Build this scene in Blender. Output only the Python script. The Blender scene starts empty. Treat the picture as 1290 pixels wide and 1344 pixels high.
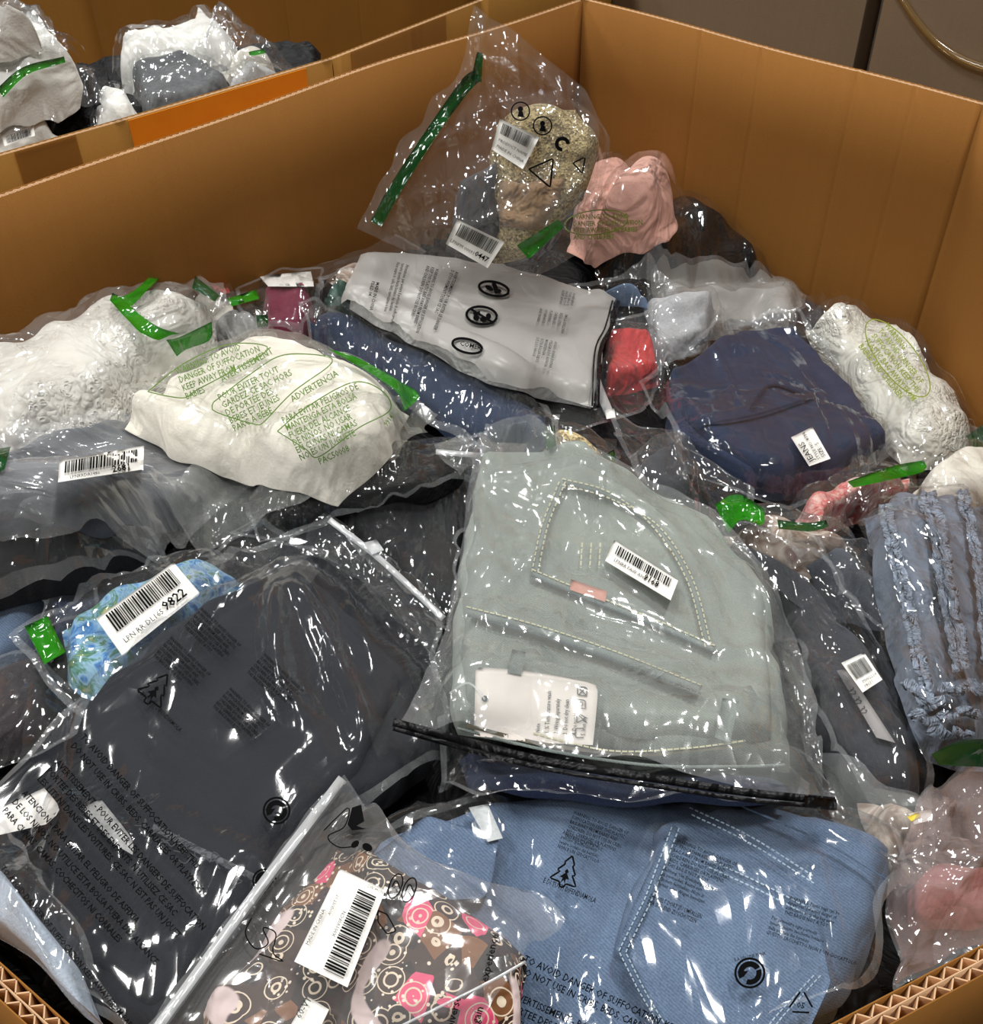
import bpy, math, random
import numpy as np
from mathutils import Vector, Matrix
from mathutils.geometry import tessellate_polygon

random.seed(7)
RNG = np.random.default_rng(11)
scene = bpy.context.scene
COL = scene.collection

# ------------------------------------------------------------------ camera
W, H = 1290.0, 1344.0
FOC = 1400.0
PITCH, ROLL = math.radians(42), math.radians(-1)
CAM = np.array([0.0, 0.0, 1.55])          # a person's raised phone, rim of the bin at 1.0 m
FW = np.array([0, math.cos(PITCH), -math.sin(PITCH)])
_rt = np.array([1.0, 0, 0]); _up = np.cross(_rt, FW)
RT = math.cos(ROLL) * _rt + math.sin(ROLL) * _up
UP = -math.sin(ROLL) * _rt + math.cos(ROLL) * _up
cd = bpy.data.cameras.new('camera')
cd.sensor_fit = 'HORIZONTAL'; cd.sensor_width = 36.0; cd.lens = FOC / W * 36.0
cd.clip_start = 0.02; cd.clip_end = 60
cam = bpy.data.objects.new('camera', cd); COL.objects.link(cam)
M = Matrix.Identity(4)
for i in range(3):
    M[i][0] = RT[i]; M[i][1] = UP[i]; M[i][2] = -FW[i]; M[i][3] = CAM[i]
cam.matrix_world = M
scene.camera = cam

# ------------------------------------------------------------------ world and lights
scene.view_settings.view_transform = 'Standard'
scene.view_settings.look = 'None'
scene.view_settings.gamma = 1.0
scene.view_settings.use_curve_mapping = False
scene.view_settings.exposure = 0.0
world = bpy.data.worlds.new('warehouse_air'); scene.world = world
world.use_nodes = True
bg = world.node_tree.nodes['Background']
bg.inputs[0].default_value = (1.0, 0.97, 0.93, 1); bg.inputs[1].default_value = 0.05
scene.cycles.transparent_max_bounces = 16
scene.cycles.max_bounces = 6
scene.cycles.sample_clamp_indirect = 4.0

def high_bay(x, y, z, power, sx=0.5, sy=1.3, rz=0.0):
    l = bpy.data.lights.new('high_bay_lamp', 'AREA'); l.shape = 'RECTANGLE'
    l.size = sx; l.size_y = sy; l.energy = power; l.color = (1.0, 0.985, 0.962)
    o = bpy.data.objects.new('high_bay_lamp', l); COL.objects.link(o)
    o.location = (x, y, z); o.rotation_euler = (0, 0, rz)
    return o
for (lx, ly) in ((-2.6, 0.4), (1.2, 1.4), (-0.6, 4.4), (2.8, 5.0), (-4.2, 4.0), (0.4, 8.2), (-1.0, -4.8), (-4.4, -1.6)):
    high_bay(lx, ly, 5.6, 132)

# ------------------------------------------------------------------ small helpers
def lin(c):
    c = c / 255.0
    return c / 12.92 if c <= 0.04045 else ((c + 0.055) / 1.055) ** 2.4
def rgb(r, g, b): return (lin(r), lin(g), lin(b), 1.0)

def rays(px):
    px = np.asarray(px, float).reshape(-1, 2)
    d = FW[None] * FOC + RT[None] * (px[:, :1] - W / 2) - UP[None] * (px[:, 1:] - H / 2)
    return d / np.linalg.norm(d, axis=1)[:, None]
def at_z(px, z):
    d = rays(px); t = (z - CAM[2]) / d[:, 2]
    return CAM + d * t[:, None]

def tag(o, label=None, cat=None, group=None, kind=None):
    if label: o['label'] = label
    if cat: o['category'] = cat
    if group: o['group'] = group
    if kind: o['kind'] = kind
    return o
def empty(name, loc):
    o = bpy.data.objects.new(name, None); COL.objects.link(o); o.location = Vector(loc)
    o.empty_display_size = 0.05
    return o
def link_mesh(name, verts, faces, mats, parent=None, smooth=True, fmat=None):
    v = np.asarray(verts, float)
    if parent is not None:
        p = parent; off = np.zeros(3)
        while p is not None:
            off += np.array(p.location); p = p.parent
        v = v - off
        loc = (0, 0, 0)
    else:
        loc = v.mean(axis=0); loc[2] = v[:, 2].min(); v = v - loc
    me = bpy.data.meshes.new(name)
    me.from_pydata(v.tolist(), [], faces if isinstance(faces, list) else faces.tolist())
    for m in (mats if isinstance(mats, (list, tuple)) else [mats]): me.materials.append(m)
    if fmat is not None: me.polygons.foreach_set('material_index', np.asarray(fmat, np.int32))
    if smooth: me.polygons.foreach_set('use_smooth', [True] * len(me.polygons))
    me.update()
    o = bpy.data.objects.new(name, me); COL.objects.link(o)
    o.location = Vector(loc)
    if parent is not None: o.parent = parent
    return o

def parse(s):
    """'x,y* x,y x,y* ...' -> four side polylines, * marks the four corners"""
    pts, cor = [], []
    for i, tkn in enumerate(s.split()):
        c = tkn.endswith('*'); tkn = tkn.rstrip('*')
        a, b = tkn.split(','); pts.append((float(a), float(b)))
        if c: cor.append(i)
    n = len(pts); sides = []
    if len(cor) != 4:                                  # keep or add the sharpest turns
        P = np.array(pts); a = P - np.roll(P, 1, 0); b_ = np.roll(P, -1, 0) - P
        an = np.abs(np.arctan2(a[:, 0] * b_[:, 1] - a[:, 1] * b_[:, 0], (a * b_).sum(1)))
        pool = cor if len(cor) > 4 else [i for i in range(n) if i not in cor]
        best = sorted(pool, key=lambda i: -an[i])[:(4 if len(cor) > 4 else 4 - len(cor))]
        cor = sorted(best if len(cor) > 4 else cor + best)
    for k in range(4):
        i, j = cor[k], cor[(k + 1) % 4]
        seq = [pts[i]]
        while i != j:
            i = (i + 1) % n; seq.append(pts[i])
        sides.append(np.array(seq))
    return sides
def resample(poly, n, smooth=True):
    poly = np.asarray(poly, float)
    if smooth and len(poly) > 2:                      # Catmull-Rom through the points
        P = np.vstack([2 * poly[0] - poly[1], poly, 2 * poly[-1] - poly[-2]])
        out = []
        for i in range(1, len(P) - 2):
            for t in np.linspace(0, 1, 12, endpoint=False):
                a, b, c, d = P[i - 1], P[i], P[i + 1], P[i + 2]
                out.append(0.5 * (2 * b + (c - a) * t + (2 * a - 5 * b + 4 * c - d) * t * t + (3 * b - a - 3 * c + d) * t ** 3))
        out.append(P[-2]); poly = np.array(out)
    L = np.concatenate([[0], np.cumsum(np.linalg.norm(np.diff(poly, axis=0), axis=1))])
    u = np.linspace(0, L[-1], n)
    return np.stack([np.interp(u, L, poly[:, k]) for k in range(poly.shape[1])], 1)
def coons(c0, c1, c2, c3):
    """c0 A>B, c1 B>C, c2 C>D, c3 D>A ; returns (nt, ns, dim)"""
    bot, top, left, right = c0, c2[::-1], c3[::-1], c1
    s = np.linspace(0, 1, len(bot))[None, :, None]; t = np.linspace(0, 1, len(left))[:, None, None]
    A, B, C, D = bot[0], bot[-1], top[-1], top[0]
    return ((1 - t) * bot[None] + t * top[None] + (1 - s) * left[:, None] + s * right[:, None]
            - ((1 - s) * (1 - t) * A + s * (1 - t) * B + s * t * C + (1 - s) * t * D))
def gfaces(nt, ns, flip=False):
    i = np.arange(nt - 1)[:, None] * ns + np.arange(ns - 1)[None]
    f = np.stack([i, i + 1, i + ns + 1, i + ns], -1).reshape(-1, 4)
    return f[:, ::-1] if flip else f

class Noise:
    def __init__(self, seed, k=10):
        r = np.random.default_rng(seed)
        a = r.uniform(0, 2 * math.pi, k); m = r.uniform(0.6, 1.6, k)
        self.kx, self.ky, self.ph = np.cos(a) * m, np.sin(a) * m, r.uniform(0, 6.28, k)
    def __call__(self, x, y, f):
        o = 0
        for a, b, p in zip(self.kx, self.ky, self.ph): o = o + np.sin(6.283 * f * (a * x + b * y) + p)
        return o / math.sqrt(len(self.kx))
def crumple(x, y, seed, wl=0.06):
    """faceted folds: triangular waves in random directions on warped coordinates, 0..1"""
    r = np.random.default_rng(seed); n1, n2 = Noise(seed + 1), Noise(seed + 2)
    wx = x + 0.012 * n1(x, y, 9); wy = y + 0.012 * n2(x, y, 9)
    o = 0; tot = 0
    for i in range(5):
        a = r.uniform(0, math.pi); f = 1 / (wl * r.uniform(0.6, 1.8)); p = r.uniform(0, 1); w = 1 / f
        q = (wx * math.cos(a) + wy * math.sin(a)) * f + p + 0.35 * n1(x, y, 3 + i)
        tri = np.abs((q % 1.0) - 0.5) * 2
        o = o + w * np.maximum(tri - 0.35, 0) / 0.65; tot += w
    return o / tot

# ------------------------------------------------------------------ height fields the bags are dropped on
class Field:
    def __init__(self, origin, U, V, N, u0, u1, v0, v1, cell=0.007, top=0.45, low=-0.6):
        self.o = np.array(origin, float); self.R = np.array([U, V, N], float)
        self.u0, self.v0, self.cell = u0, v0, cell
        self.nu, self.nv = int((u1 - u0) / cell) + 1, int((v1 - v0) / cell) + 1
        self.keep = None; self.H = np.zeros((self.nv, self.nu)); self.top, self.low = top, low
    def grid(self):
        return np.meshgrid(self.u0 + np.arange(self.nu) * self.cell, self.v0 + np.arange(self.nv) * self.cell)
    def loc(self, P): return (np.asarray(P) - self.o) @ self.R.T
    def wor(self, L): return np.asarray(L) @ self.R + self.o
    def samp(self, h, u, v):
        a = np.clip((u - self.u0) / self.cell, 0, self.nu - 1.001); b = np.clip((v - self.v0) / self.cell, 0, self.nv - 1.001)
        i, j = a.astype(int), b.astype(int); fa, fb = a - i, b - j
        return (h[j, i] * (1 - fa) * (1 - fb) + h[j, i + 1] * fa * (1 - fb) + h[j + 1, i] * (1 - fa) * fb + h[j + 1, i + 1] * fa * fb)
    def blur(self, h, s):
        r = max(1, int(3 * s / self.cell)); x = np.arange(-r, r + 1) * self.cell
        k = np.exp(-x * x / (2 * s * s)); k /= k.sum()
        for ax in (0, 1):
            p = np.pad(h, [(r, r) if a == ax else (0, 0) for a in (0, 1)], mode='edge')
            out = np.zeros_like(h)
            for i, w in enumerate(k):
                out += w * (p[i:i + h.shape[0]] if ax == 0 else p[:, i:i + h.shape[1]])
            h = out
        return h
    def maxf(self, h, r=1):
        o = h.copy()
        for a in range(-r, r + 1):
            for b in range(-r, r + 1):
                o = np.maximum(o, np.roll(np.roll(h, a, 0), b, 1))
        return o
    def march(self, px, h, lift=0.0, step=0.006):
        """where the line of sight of a point meets the surface h + lift, local coordinates"""
        d = rays(px) @ self.R.T; o = (CAM - self.o) @ self.R.T
        ns = np.arange(self.top, self.low, -step)
        n = len(d); hit = np.full(n, self.low); done = np.zeros(n, bool); prev = None
        for z in ns:
            t = (z - o[2]) / d[:, 2]
            g = z - (self.samp(h, o[0] + d[:, 0] * t, o[1] + d[:, 1] * t) + lift)
            new = (g <= 0) & ~done
            if prev is not None and new.any():
                fr = np.clip(prev[new] / np.maximum(prev[new] - g[new], 1e-9), 0, 1)
                hit[new] = z + step - step * fr
            elif new.any(): hit[new] = z
            done |= new; prev = g
            if done.all(): break
        t = (hit - o[2]) / d[:, 2]
        return o[None] + d * t[:, None]
    def clamp(self, L):
        """keep points of an outline inside the bin's plan"""
        if self.keep is None: return L
        L = L.copy()
        for _ in range(3):
            for a, nrm in self.keep:
                d = (L[:, :2] - a) @ nrm
                L[:, :2] += np.maximum(-d, 0)[:, None] * nrm
        return L
    def scatter(self, h, X, Y, Z):
        """raise h to a grid of points (each cell quad resampled so that no cell is missed)"""
        for a in (0, .25, .5, .75):
            for b in (0, .25, .5, .75):
                f = lambda q: (q[:-1, :-1] * (1 - a) * (1 - b) + q[:-1, 1:] * a * (1 - b) + q[1:, :-1] * (1 - a) * b + q[1:, 1:] * a * b)
                i = np.rint((f(X) - self.u0) / self.cell).astype(int); j = np.rint((f(Y) - self.v0) / self.cell).astype(int)
                ok = (i >= 0) & (i < self.nu) & (j >= 0) & (j < self.nv)
                np.maximum.at(h, (j[ok], i[ok]), f(Z)[ok])
        return h
# ------------------------------------------------------------------ materials
def new_mat(name):
    m = bpy.data.materials.new(name); m.use_nodes = True
    nt = m.node_tree; nt.nodes.clear()
    out = nt.nodes.new('ShaderNodeOutputMaterial')
    return m, nt, out
def N(nt, kind, **kw):
    n = nt.nodes.new('ShaderNode' + kind)
    for k, v in kw.items():
        if k in n.inputs: n.inputs[k].default_value = v
        else: setattr(n, k, v)
    return n
def coords(nt, scale=(1, 1, 1), rot=(0, 0, 0)):
    tc = N(nt, 'TexCoord'); mp = N(nt, 'Mapping')
    mp.inputs['Scale'].default_value = scale; mp.inputs['Rotation'].default_value = rot
    nt.links.new(tc.outputs['Object'], mp.inputs['Vector'])
    return mp.outputs['Vector']
def ramp(nt, fac, stops):
    r = N(nt, 'ValToRGB'); cr = r.color_ramp
    while len(cr.elements) < len(stops): cr.elements.new(0.5)
    for e, (p, c) in zip(cr.elements, stops): e.position = p; e.color = c
    nt.links.new(fac, r.inputs['Fac']); return r.outputs['Color']
def mixc(nt, fac, a, b, mode='MIX'):
    m = N(nt, 'Mix', data_type='RGBA', blend_type=mode)
    for sock, v in ((m.inputs[0], fac), (m.inputs[6], a), (m.inputs[7], b)):
        if hasattr(v, 'node'): nt.links.new(v, sock)
        else: sock.default_value = v
    return m.outputs[2]
def bump(nt, height, strength, dist, normal=None):
    b = N(nt, 'Bump'); b.inputs['Strength'].default_value = strength; b.inputs['Distance'].default_value = dist
    nt.links.new(height, b.inputs['Height'])
    if normal is not None: nt.links.new(normal, b.inputs['Normal'])
    return b.outputs['Normal']
def principled(nt, out, col, rough, normal=None, spec=0.3, sheen=0.0, metal=0.0):
    p = N(nt, 'BsdfPrincipled'); p.inputs['Roughness'].default_value = rough
    p.inputs['Specular IOR Level'].default_value = spec; p.inputs['Metallic'].default_value = metal
    p.inputs['Sheen Weight'].default_value = sheen
    if hasattr(col, 'node'): nt.links.new(col, p.inputs['Base Color'])
    else: p.inputs['Base Color'].default_value = col
    if normal is not None: nt.links.new(normal, p.inputs['Normal'])
    nt.links.new(p.outputs[0], out.inputs['Surface']); return p
def noise(nt, vec, scale, detail=2.0, rough=0.5, kind='FBM', dist=0.0):
    n = N(nt, 'TexNoise'); n.noise_type = kind
    n.inputs['Scale'].default_value = scale; n.inputs['Detail'].default_value = detail
    n.inputs['Roughness'].default_value = rough; n.inputs['Distortion'].default_value = dist
    nt.links.new(vec, n.inputs['Vector']); return n.outputs['Fac']
def shade(c, k): return (min(c[0] * k, 1), min(c[1] * k, 1), min(c[2] * k, 1), 1)

def m_plain(name, col, rough=0.6, spec=0.3, var=0.08, scale=30):
    m, nt, out = new_mat(name); v = coords(nt)
    c = ramp(nt, noise(nt, v, scale, 3), [(0.3, shade(col, 1 - var)), (0.7, shade(col, 1 + var))])
    principled(nt, out, c, rough, None, spec); return m
def m_cloth(name, col, fine=420, fold=9, folds=0.5, var=0.12, rough=0.85, fuzz=0.25, col2=None, sheen=0.1):
    """woven or knitted cloth: thread grain, soft folds, uneven dye"""
    m, nt, out = new_mat(name); v = coords(nt)
    big = noise(nt, v, 7, 4, 0.6)
    c = ramp(nt, big, [(0.32, shade(col, 1 - var)), (0.68, col2 or shade(col, 1 + var))])
    gr = noise(nt, v, fine, 2, 0.6)
    c = mixc(nt, fuzz, c, ramp(nt, gr, [(0.3, shade(col, 0.55)), (0.7, shade(col, 1.45))]))
    f = noise(nt, v, fold, 3, 0.55, dist=0.8)
    n = bump(nt, gr, 0.5, 0.0012, bump(nt, f, folds, 0.05))
    principled(nt, out, c, rough, n, 0.2, sheen); return m
def m_denim(name, col, col2, fine=700, folds=0.35, worn=0.35, speck=0.45):
    m, nt, out = new_mat(name); v = coords(nt)
    w1 = N(nt, 'TexWave', wave_type='BANDS', bands_direction='DIAGONAL')
    w1.inputs['Scale'].default_value = 260; w1.inputs['Distortion'].default_value = 2.5; w1.inputs['Detail'].default_value = 2
    nt.links.new(v, w1.inputs['Vector'])
    big = noise(nt, v, 8, 5, 0.62)
    c = ramp(nt, big, [(0.5 - worn / 2, col), (0.5 + worn / 2, col2)])
    g = noise(nt, v, fine, 2, 0.7)
    c = mixc(nt, speck, c, ramp(nt, g, [(0.3, shade(col, 0.55)), (0.72, shade(col2, 1.25))]))
    c = mixc(nt, 0.18, c, ramp(nt, w1.outputs['Fac'], [(0.2, shade(col, 0.6)), (0.8, shade(col2, 1.2))]))
    f = noise(nt, v, 10, 3, 0.5, dist=0.6)
    n = bump(nt, g, 0.6, 0.001, bump(nt, f, folds, 0.04))
    principled(nt, out, c, 0.9, n, 0.15, 0.05); return m
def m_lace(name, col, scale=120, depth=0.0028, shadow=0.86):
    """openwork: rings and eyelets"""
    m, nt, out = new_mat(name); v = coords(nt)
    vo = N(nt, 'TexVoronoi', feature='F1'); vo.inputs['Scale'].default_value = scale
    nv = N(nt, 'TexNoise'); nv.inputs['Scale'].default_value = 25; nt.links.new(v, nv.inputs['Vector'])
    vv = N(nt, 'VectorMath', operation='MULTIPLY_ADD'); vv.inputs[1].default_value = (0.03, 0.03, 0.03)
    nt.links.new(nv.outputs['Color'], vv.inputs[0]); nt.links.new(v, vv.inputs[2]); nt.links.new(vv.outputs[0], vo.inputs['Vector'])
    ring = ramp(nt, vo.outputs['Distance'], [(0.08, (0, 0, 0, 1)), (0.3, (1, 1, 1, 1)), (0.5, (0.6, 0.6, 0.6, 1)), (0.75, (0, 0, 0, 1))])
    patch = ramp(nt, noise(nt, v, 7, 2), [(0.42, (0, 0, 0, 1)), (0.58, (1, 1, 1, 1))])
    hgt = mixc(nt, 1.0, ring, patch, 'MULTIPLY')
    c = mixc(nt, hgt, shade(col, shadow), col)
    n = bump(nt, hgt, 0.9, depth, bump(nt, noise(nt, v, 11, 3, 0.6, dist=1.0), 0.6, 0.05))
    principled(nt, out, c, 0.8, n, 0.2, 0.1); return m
def m_granular(name, col, dark, scale=330):
    """raffia, glitter or boucle: coarse grains"""
    m, nt, out = new_mat(name); v = coords(nt)
    vo = N(nt, 'TexVoronoi', feature='F1'); vo.inputs['Scale'].default_value = scale; nt.links.new(v, vo.inputs['Vector'])
    sp = N(nt, 'SeparateColor'); nt.links.new(vo.outputs['Color'], sp.inputs[0])
    c = ramp(nt, sp.outputs[0], [(0.1, dark), (0.5, col), (0.95, shade(col, 1.7))])
    c = mixc(nt, 0.3, c, ramp(nt, noise(nt, v, 12, 3), [(0.35, dark), (0.65, col)]))
    n = bump(nt, vo.outputs['Distance'], 0.8, 0.003, bump(nt, noise(nt, v, 14, 3), 0.6, 0.04))
    principled(nt, out, c, 0.6, n, 0.4); return m
def m_shiny(name, col, rough=0.4):
    m, nt, out = new_mat(name); v = coords(nt)
    f = noise(nt, v, 12, 4, 0.6, dist=1.0)
    principled(nt, out, col, rough, bump(nt, f, 0.6, 0.04), 0.2); return m
def m_paisley(name):
    m, nt, out = new_mat(name); v = coords(nt)
    vo = N(nt, 'TexVoronoi', feature='F1'); vo.inputs['Scale'].default_value = 62; nt.links.new(v, vo.inputs['Vector'])
    v2 = N(nt, 'TexVoronoi', feature='F1'); v2.inputs['Scale'].default_value = 240; nt.links.new(v, v2.inputs['Vector'])
    sep = N(nt, 'SeparateColor'); nt.links.new(vo.outputs['Color'], sep.inputs[0])
    tone = ramp(nt, sep.outputs[0], [(0.0, rgb(58, 38, 30)), (0.25, rgb(24, 20, 22)), (0.52, rgb(128, 84, 52)), (0.68, rgb(50, 28, 34)), (0.88, rgb(232, 84, 124))])
    tone.node.color_ramp.interpolation = 'CONSTANT'
    cream = rgb(232, 214, 188)
    rings = ramp(nt, vo.outputs['Distance'], [(0.0, (1, 1, 1, 1)), (0.10, (0, 0, 0, 1)), (0.25, (1, 1, 1, 1)), (0.30, (0, 0, 0, 1)), (0.44, (1, 1, 1, 1)), (0.475, (0, 0, 0, 1))])
    rings.node.color_ramp.interpolation = 'CONSTANT'
    dots = ramp(nt, v2.outputs['Distance'], [(0.22, (1, 1, 1, 1)), (0.26, (0, 0, 0, 1))])
    dotm = mixc(nt, 1.0, dots, ramp(nt, noise(nt, v, 16, 1), [(0.44, (0, 0, 0, 1)), (0.47, (1, 1, 1, 1))]), 'MULTIPLY')
    c = mixc(nt, rings, tone, cream); c = mixc(nt, dotm, c, rgb(240, 226, 205))
    plain = ramp(nt, noise(nt, v, 8.5, 1, 0.4, dist=1.5), [(0.565, (0, 0, 0, 1)), (0.575, (1, 1, 1, 1))])
    c = mixc(nt, plain, c, rgb(226, 205, 202))
    n = bump(nt, noise(nt, v, 14, 3, 0.5, dist=1.0), 0.5, 0.04)
    principled(nt, out, c, 0.7, n, 0.25); return m
def m_mottled(name, cols, scale=40):
    m, nt, out = new_mat(name); v = coords(nt)
    f = noise(nt, v, scale, 3, 0.6, dist=2.0)
    k = len(cols); c = ramp(nt, f, [(0.28 + 0.44 * i / (k - 1), cc) for i, cc in enumerate(cols)])
    principled(nt, out, c, 0.75, bump(nt, noise(nt, v, 14, 3), 0.5, 0.04), 0.25); return m

def m_film(name, haze=0.05, gloss=1.0, rough=0.08, bmp=0.55, scale=16.0, stretch=(1, 1, 1), rot=0.0, tint=(0.97, 0.975, 0.98), hazecol=(0.85, 0.87, 0.88, 1), fine=0.6, tilt=0.0):
    """thin clear polythene: transparent, with creased mirror-like facets and a little milkiness"""
    m, nt, out = new_mat(name); v = coords(nt, stretch, (tilt, 0, rot))
    nv = N(nt, 'TexNoise', noise_dimensions='2D'); nv.inputs['Scale'].default_value = scale * 0.55; nv.inputs['Detail'].default_value = 1; nt.links.new(v, nv.inputs['Vector'])
    q = N(nt, 'VectorMath', operation='MULTIPLY_ADD'); q.inputs[1].default_value = (1.4 / scale,) * 3
    nt.links.new(nv.outputs['Color'], q.inputs[0]); nt.links.new(v, q.inputs[2])
    def facets(sc):
        k = N(nt, 'TexVoronoi', voronoi_dimensions='2D', feature='DISTANCE_TO_EDGE'); k.inputs['Scale'].default_value = sc
        nt.links.new(q.outputs[0], k.inputs['Vector']); return k.outputs['Distance']
    def math_(op, a, b, c=None):
        k = N(nt, 'Math', operation=op)
        for s_, x in zip(k.inputs, (a, b, c)):
            if x is None: continue
            if hasattr(x, 'node'): nt.links.new(x, s_)
            else: s_.default_value = x
        return k.outputs[0]
    big = nv.outputs['Fac']
    mask = N(nt, 'MapRange'); mask.inputs['From Min'].default_value = 0.40; mask.inputs['From Max'].default_value = 0.62; mask.inputs['To Min'].default_value = 0.12
    nt.links.new(big, mask.inputs['Value'])
    hgt = math_('MULTIPLY_ADD', facets(scale * 3.1), 0.12 / scale * fine, math_('MULTIPLY', facets(scale * 0.8), 0.5 / scale))
    hgt = math_('MULTIPLY_ADD', hgt, mask.outputs[0], math_('MULTIPLY', big, 0.03))
    n = bump(nt, hgt, bmp, 1.0)
    lw = N(nt, 'Fresnel'); lw.inputs['IOR'].default_value = 1.5; nt.links.new(n, lw.inputs['Normal'])
    mu = math_('MINIMUM', math_('MULTIPLY', lw.outputs[0], 1.0 * gloss), 0.25)
    tr = N(nt, 'BsdfTransparent'); tr.inputs['Color'].default_value = (*tint, 1)
    df = N(nt, 'BsdfDiffuse'); df.inputs['Color'].default_value = hazecol; nt.links.new(n, df.inputs['Normal'])
    m1 = N(nt, 'MixShader'); m1.inputs[0].default_value = haze; nt.links.new(tr.outputs[0], m1.inputs[1]); nt.links.new(df.outputs[0], m1.inputs[2])
    gl = N(nt, 'BsdfGlossy'); gl.inputs['Roughness'].default_value = rough; gl.inputs['Color'].default_value = (1, 1, 1, 1); nt.links.new(n, gl.inputs['Normal'])
    m2 = N(nt, 'MixShader'); nt.links.new(mu, m2.inputs[0]); nt.links.new(m1.outputs[0], m2.inputs[1]); nt.links.new(gl.outputs[0], m2.inputs[2])
    nt.links.new(m2.outputs[0], out.inputs['Surface']); return m

def m_cardboard(name, col, line=90, var=0.1):
    m, nt, out = new_mat(name); v = coords(nt)
    big = noise(nt, v, 3.0, 4, 0.6)
    c = ramp(nt, big, [(0.3, shade(col, 1 - var)), (0.7, shade(col, 1 + var))])
    sp = noise(nt, v, 500, 2, 0.7)
    c = mixc(nt, 0.16, c, ramp(nt, sp, [(0.35, shade(col, 0.6)), (0.65, shade(col, 1.3))]))
    st = noise(nt, coords(nt, (line, line, 1.2)), 1.0, 2)
    c = mixc(nt, 0.05, c, ramp(nt, st, [(0.35, shade(col, 0.7)), (0.65, shade(col, 1.25))]))
    principled(nt, out, c, 0.85, bump(nt, st, 0.15, 0.001), 0.2); return m

CLEAR = m_film('clear_film', 0.015, 1.1, 0.08, 0.6, 11, (1.8, 0.8, 1), -0.7)
CLEAR_S = m_film('clear_film_soft', 0.008, 1.1, 0.10, 0.5, 6.5, (2.2, 0.7, 1), 1.1, fine=0.4)
CLEAR_C = m_film('clear_film_crinkled', 0.03, 1.3, 0.075, 0.9, 15, (1.7, 0.8, 1), 2.2, fine=0.8)
CLEAR_L = m_film('clear_film_streaked', 0.015, 1.1, 0.08, 0.7, 12, (3.2, 0.7, 1), 0.6)
BLACKFILM = m_film('blue_grey_tinted_film', 0.055, 1.0, 0.10, 0.42, 5.5, (2.2, 0.7, 1), 0.25, hazecol=rgb(140, 146, 158), fine=0.35)
MILKY = m_film('frosted_film', 0.15, 1.1, 0.11, 0.6, 8, (2.0, 0.75, 1), 0.9, fine=0.6, hazecol=rgb(205, 210, 206))
MILKY_W = m_film('white_frosted_film', 0.30, 0.9, 0.16, 0.5, 16, hazecol=rgb(235, 235, 230))
GREYPOLY = m_film('grey_poly_film', 0.80, 0.5, 0.3, 0.3, 8, hazecol=rgb(164, 162, 158))
SEAL = m_film('heat_seal', 0.11, 1.2, 0.15, 0.6, 40, hazecol=rgb(225, 228, 230))
GREEN = m_film('green_tape_film', 0.82, 1.0, 0.10, 0.8, 24, hazecol=rgb(36, 122, 18))
DKGREEN = m_film('dark_green_film', 0.75, 1.0, 0.10, 0.8, 24, hazecol=rgb(16, 70, 28))
INK = m_plain('black_ink', rgb(9, 9, 10), 0.9, 0.05)
INKGREY = m_plain('grey_ink', rgb(70, 70, 72), 0.6, 0.2)
INKGREEN = m_plain('olive_green_ink', rgb(82, 112, 44), 0.6, 0.2)
INKOLIVE = m_plain('olive_ink', rgb(124, 138, 52), 0.6, 0.2)
PAPER = m_plain('label_paper', rgb(236, 234, 228), 0.5, 0.3, 0.02)
TAGPAPER = m_plain('tag_card', rgb(222, 214, 206), 0.5, 0.3, 0.03)
PINKPATCH = m_plain('pink_leather', rgb(196, 138, 122), 0.6, 0.3, 0.15, 60)
ZIPBLACK = m_shiny('black_zip', rgb(16, 16, 18), 0.35)
ZIPCLEAR = m_film('clear_zip', 0.55, 1.4, 0.15, 0.3, 30, hazecol=rgb(225, 228, 230))
THREAD_Y = m_plain('pale_thread', rgb(192, 188, 154), 0.7, 0.2)
THREAD_B = m_plain('light_blue_thread', rgb(158, 176, 190), 0.7, 0.2)
THREAD_D = m_plain('dark_thread', rgb(62, 78, 86), 0.7, 0.2)
THREAD_O = m_plain('orange_thread', rgb(186, 150, 100), 0.7, 0.2)
THREAD_N = m_plain('navy_seam_thread', rgb(26, 34, 54), 0.7, 0.2)
BLACK = m_cloth('black_cloth', rgb(30, 31, 34), 500, 7, 0.6, 0.25, 0.9, 0.15, sheen=0.0)
BLACK2 = m_shiny('black_satin', rgb(11, 11, 13), 0.6)
CHAR = m_cloth('charcoal_denim', rgb(52, 53, 58), 600, 8, 0.5, 0.15)
CHAR2 = m_cloth('slate_cloth', rgb(70, 74, 82), 500, 8, 0.5, 0.15)
NAVY = m_denim('navy_denim', rgb(34, 42, 64), rgb(48, 58, 84), 700, 0.4)
INDIGO = m_denim('indigo_denim', rgb(32, 41, 60), rgb(54, 67, 90), 700, 0.4)
BLUE = m_denim('light_blue_denim', rgb(72, 91, 118), rgb(118, 138, 164), 800, 0.3, 0.55, 0.4)
MIDBLUE = m_denim('mid_blue_denim', rgb(86, 108, 140), rgb(120, 142, 172), 800, 0.4)
SAGE = m_denim('pale_sage_denim', rgb(104, 116, 116), rgb(152, 158, 146), 900, 0.35, 0.5, 0.45)
SAGE_D = m_denim('pale_sage_seam', rgb(98, 110, 110), rgb(134, 142, 136), 900, 0.5, 0.4, 0.4)
BLUE_D = m_denim('light_blue_seam', rgb(70, 88, 112), rgb(100, 120, 144), 800, 0.5, 0.4, 0.4)
WHITE = m_cloth('white_cotton', rgb(226, 225, 218), 300, 8, 0.55, 0.05, 0.85, 0.06)
CREAM = m_cloth('cream_cotton', rgb(224, 219, 206), 300, 8, 0.6, 0.05, 0.85, 0.08)
LACE = m_lace('white_lace', rgb(232, 229, 220))
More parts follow.
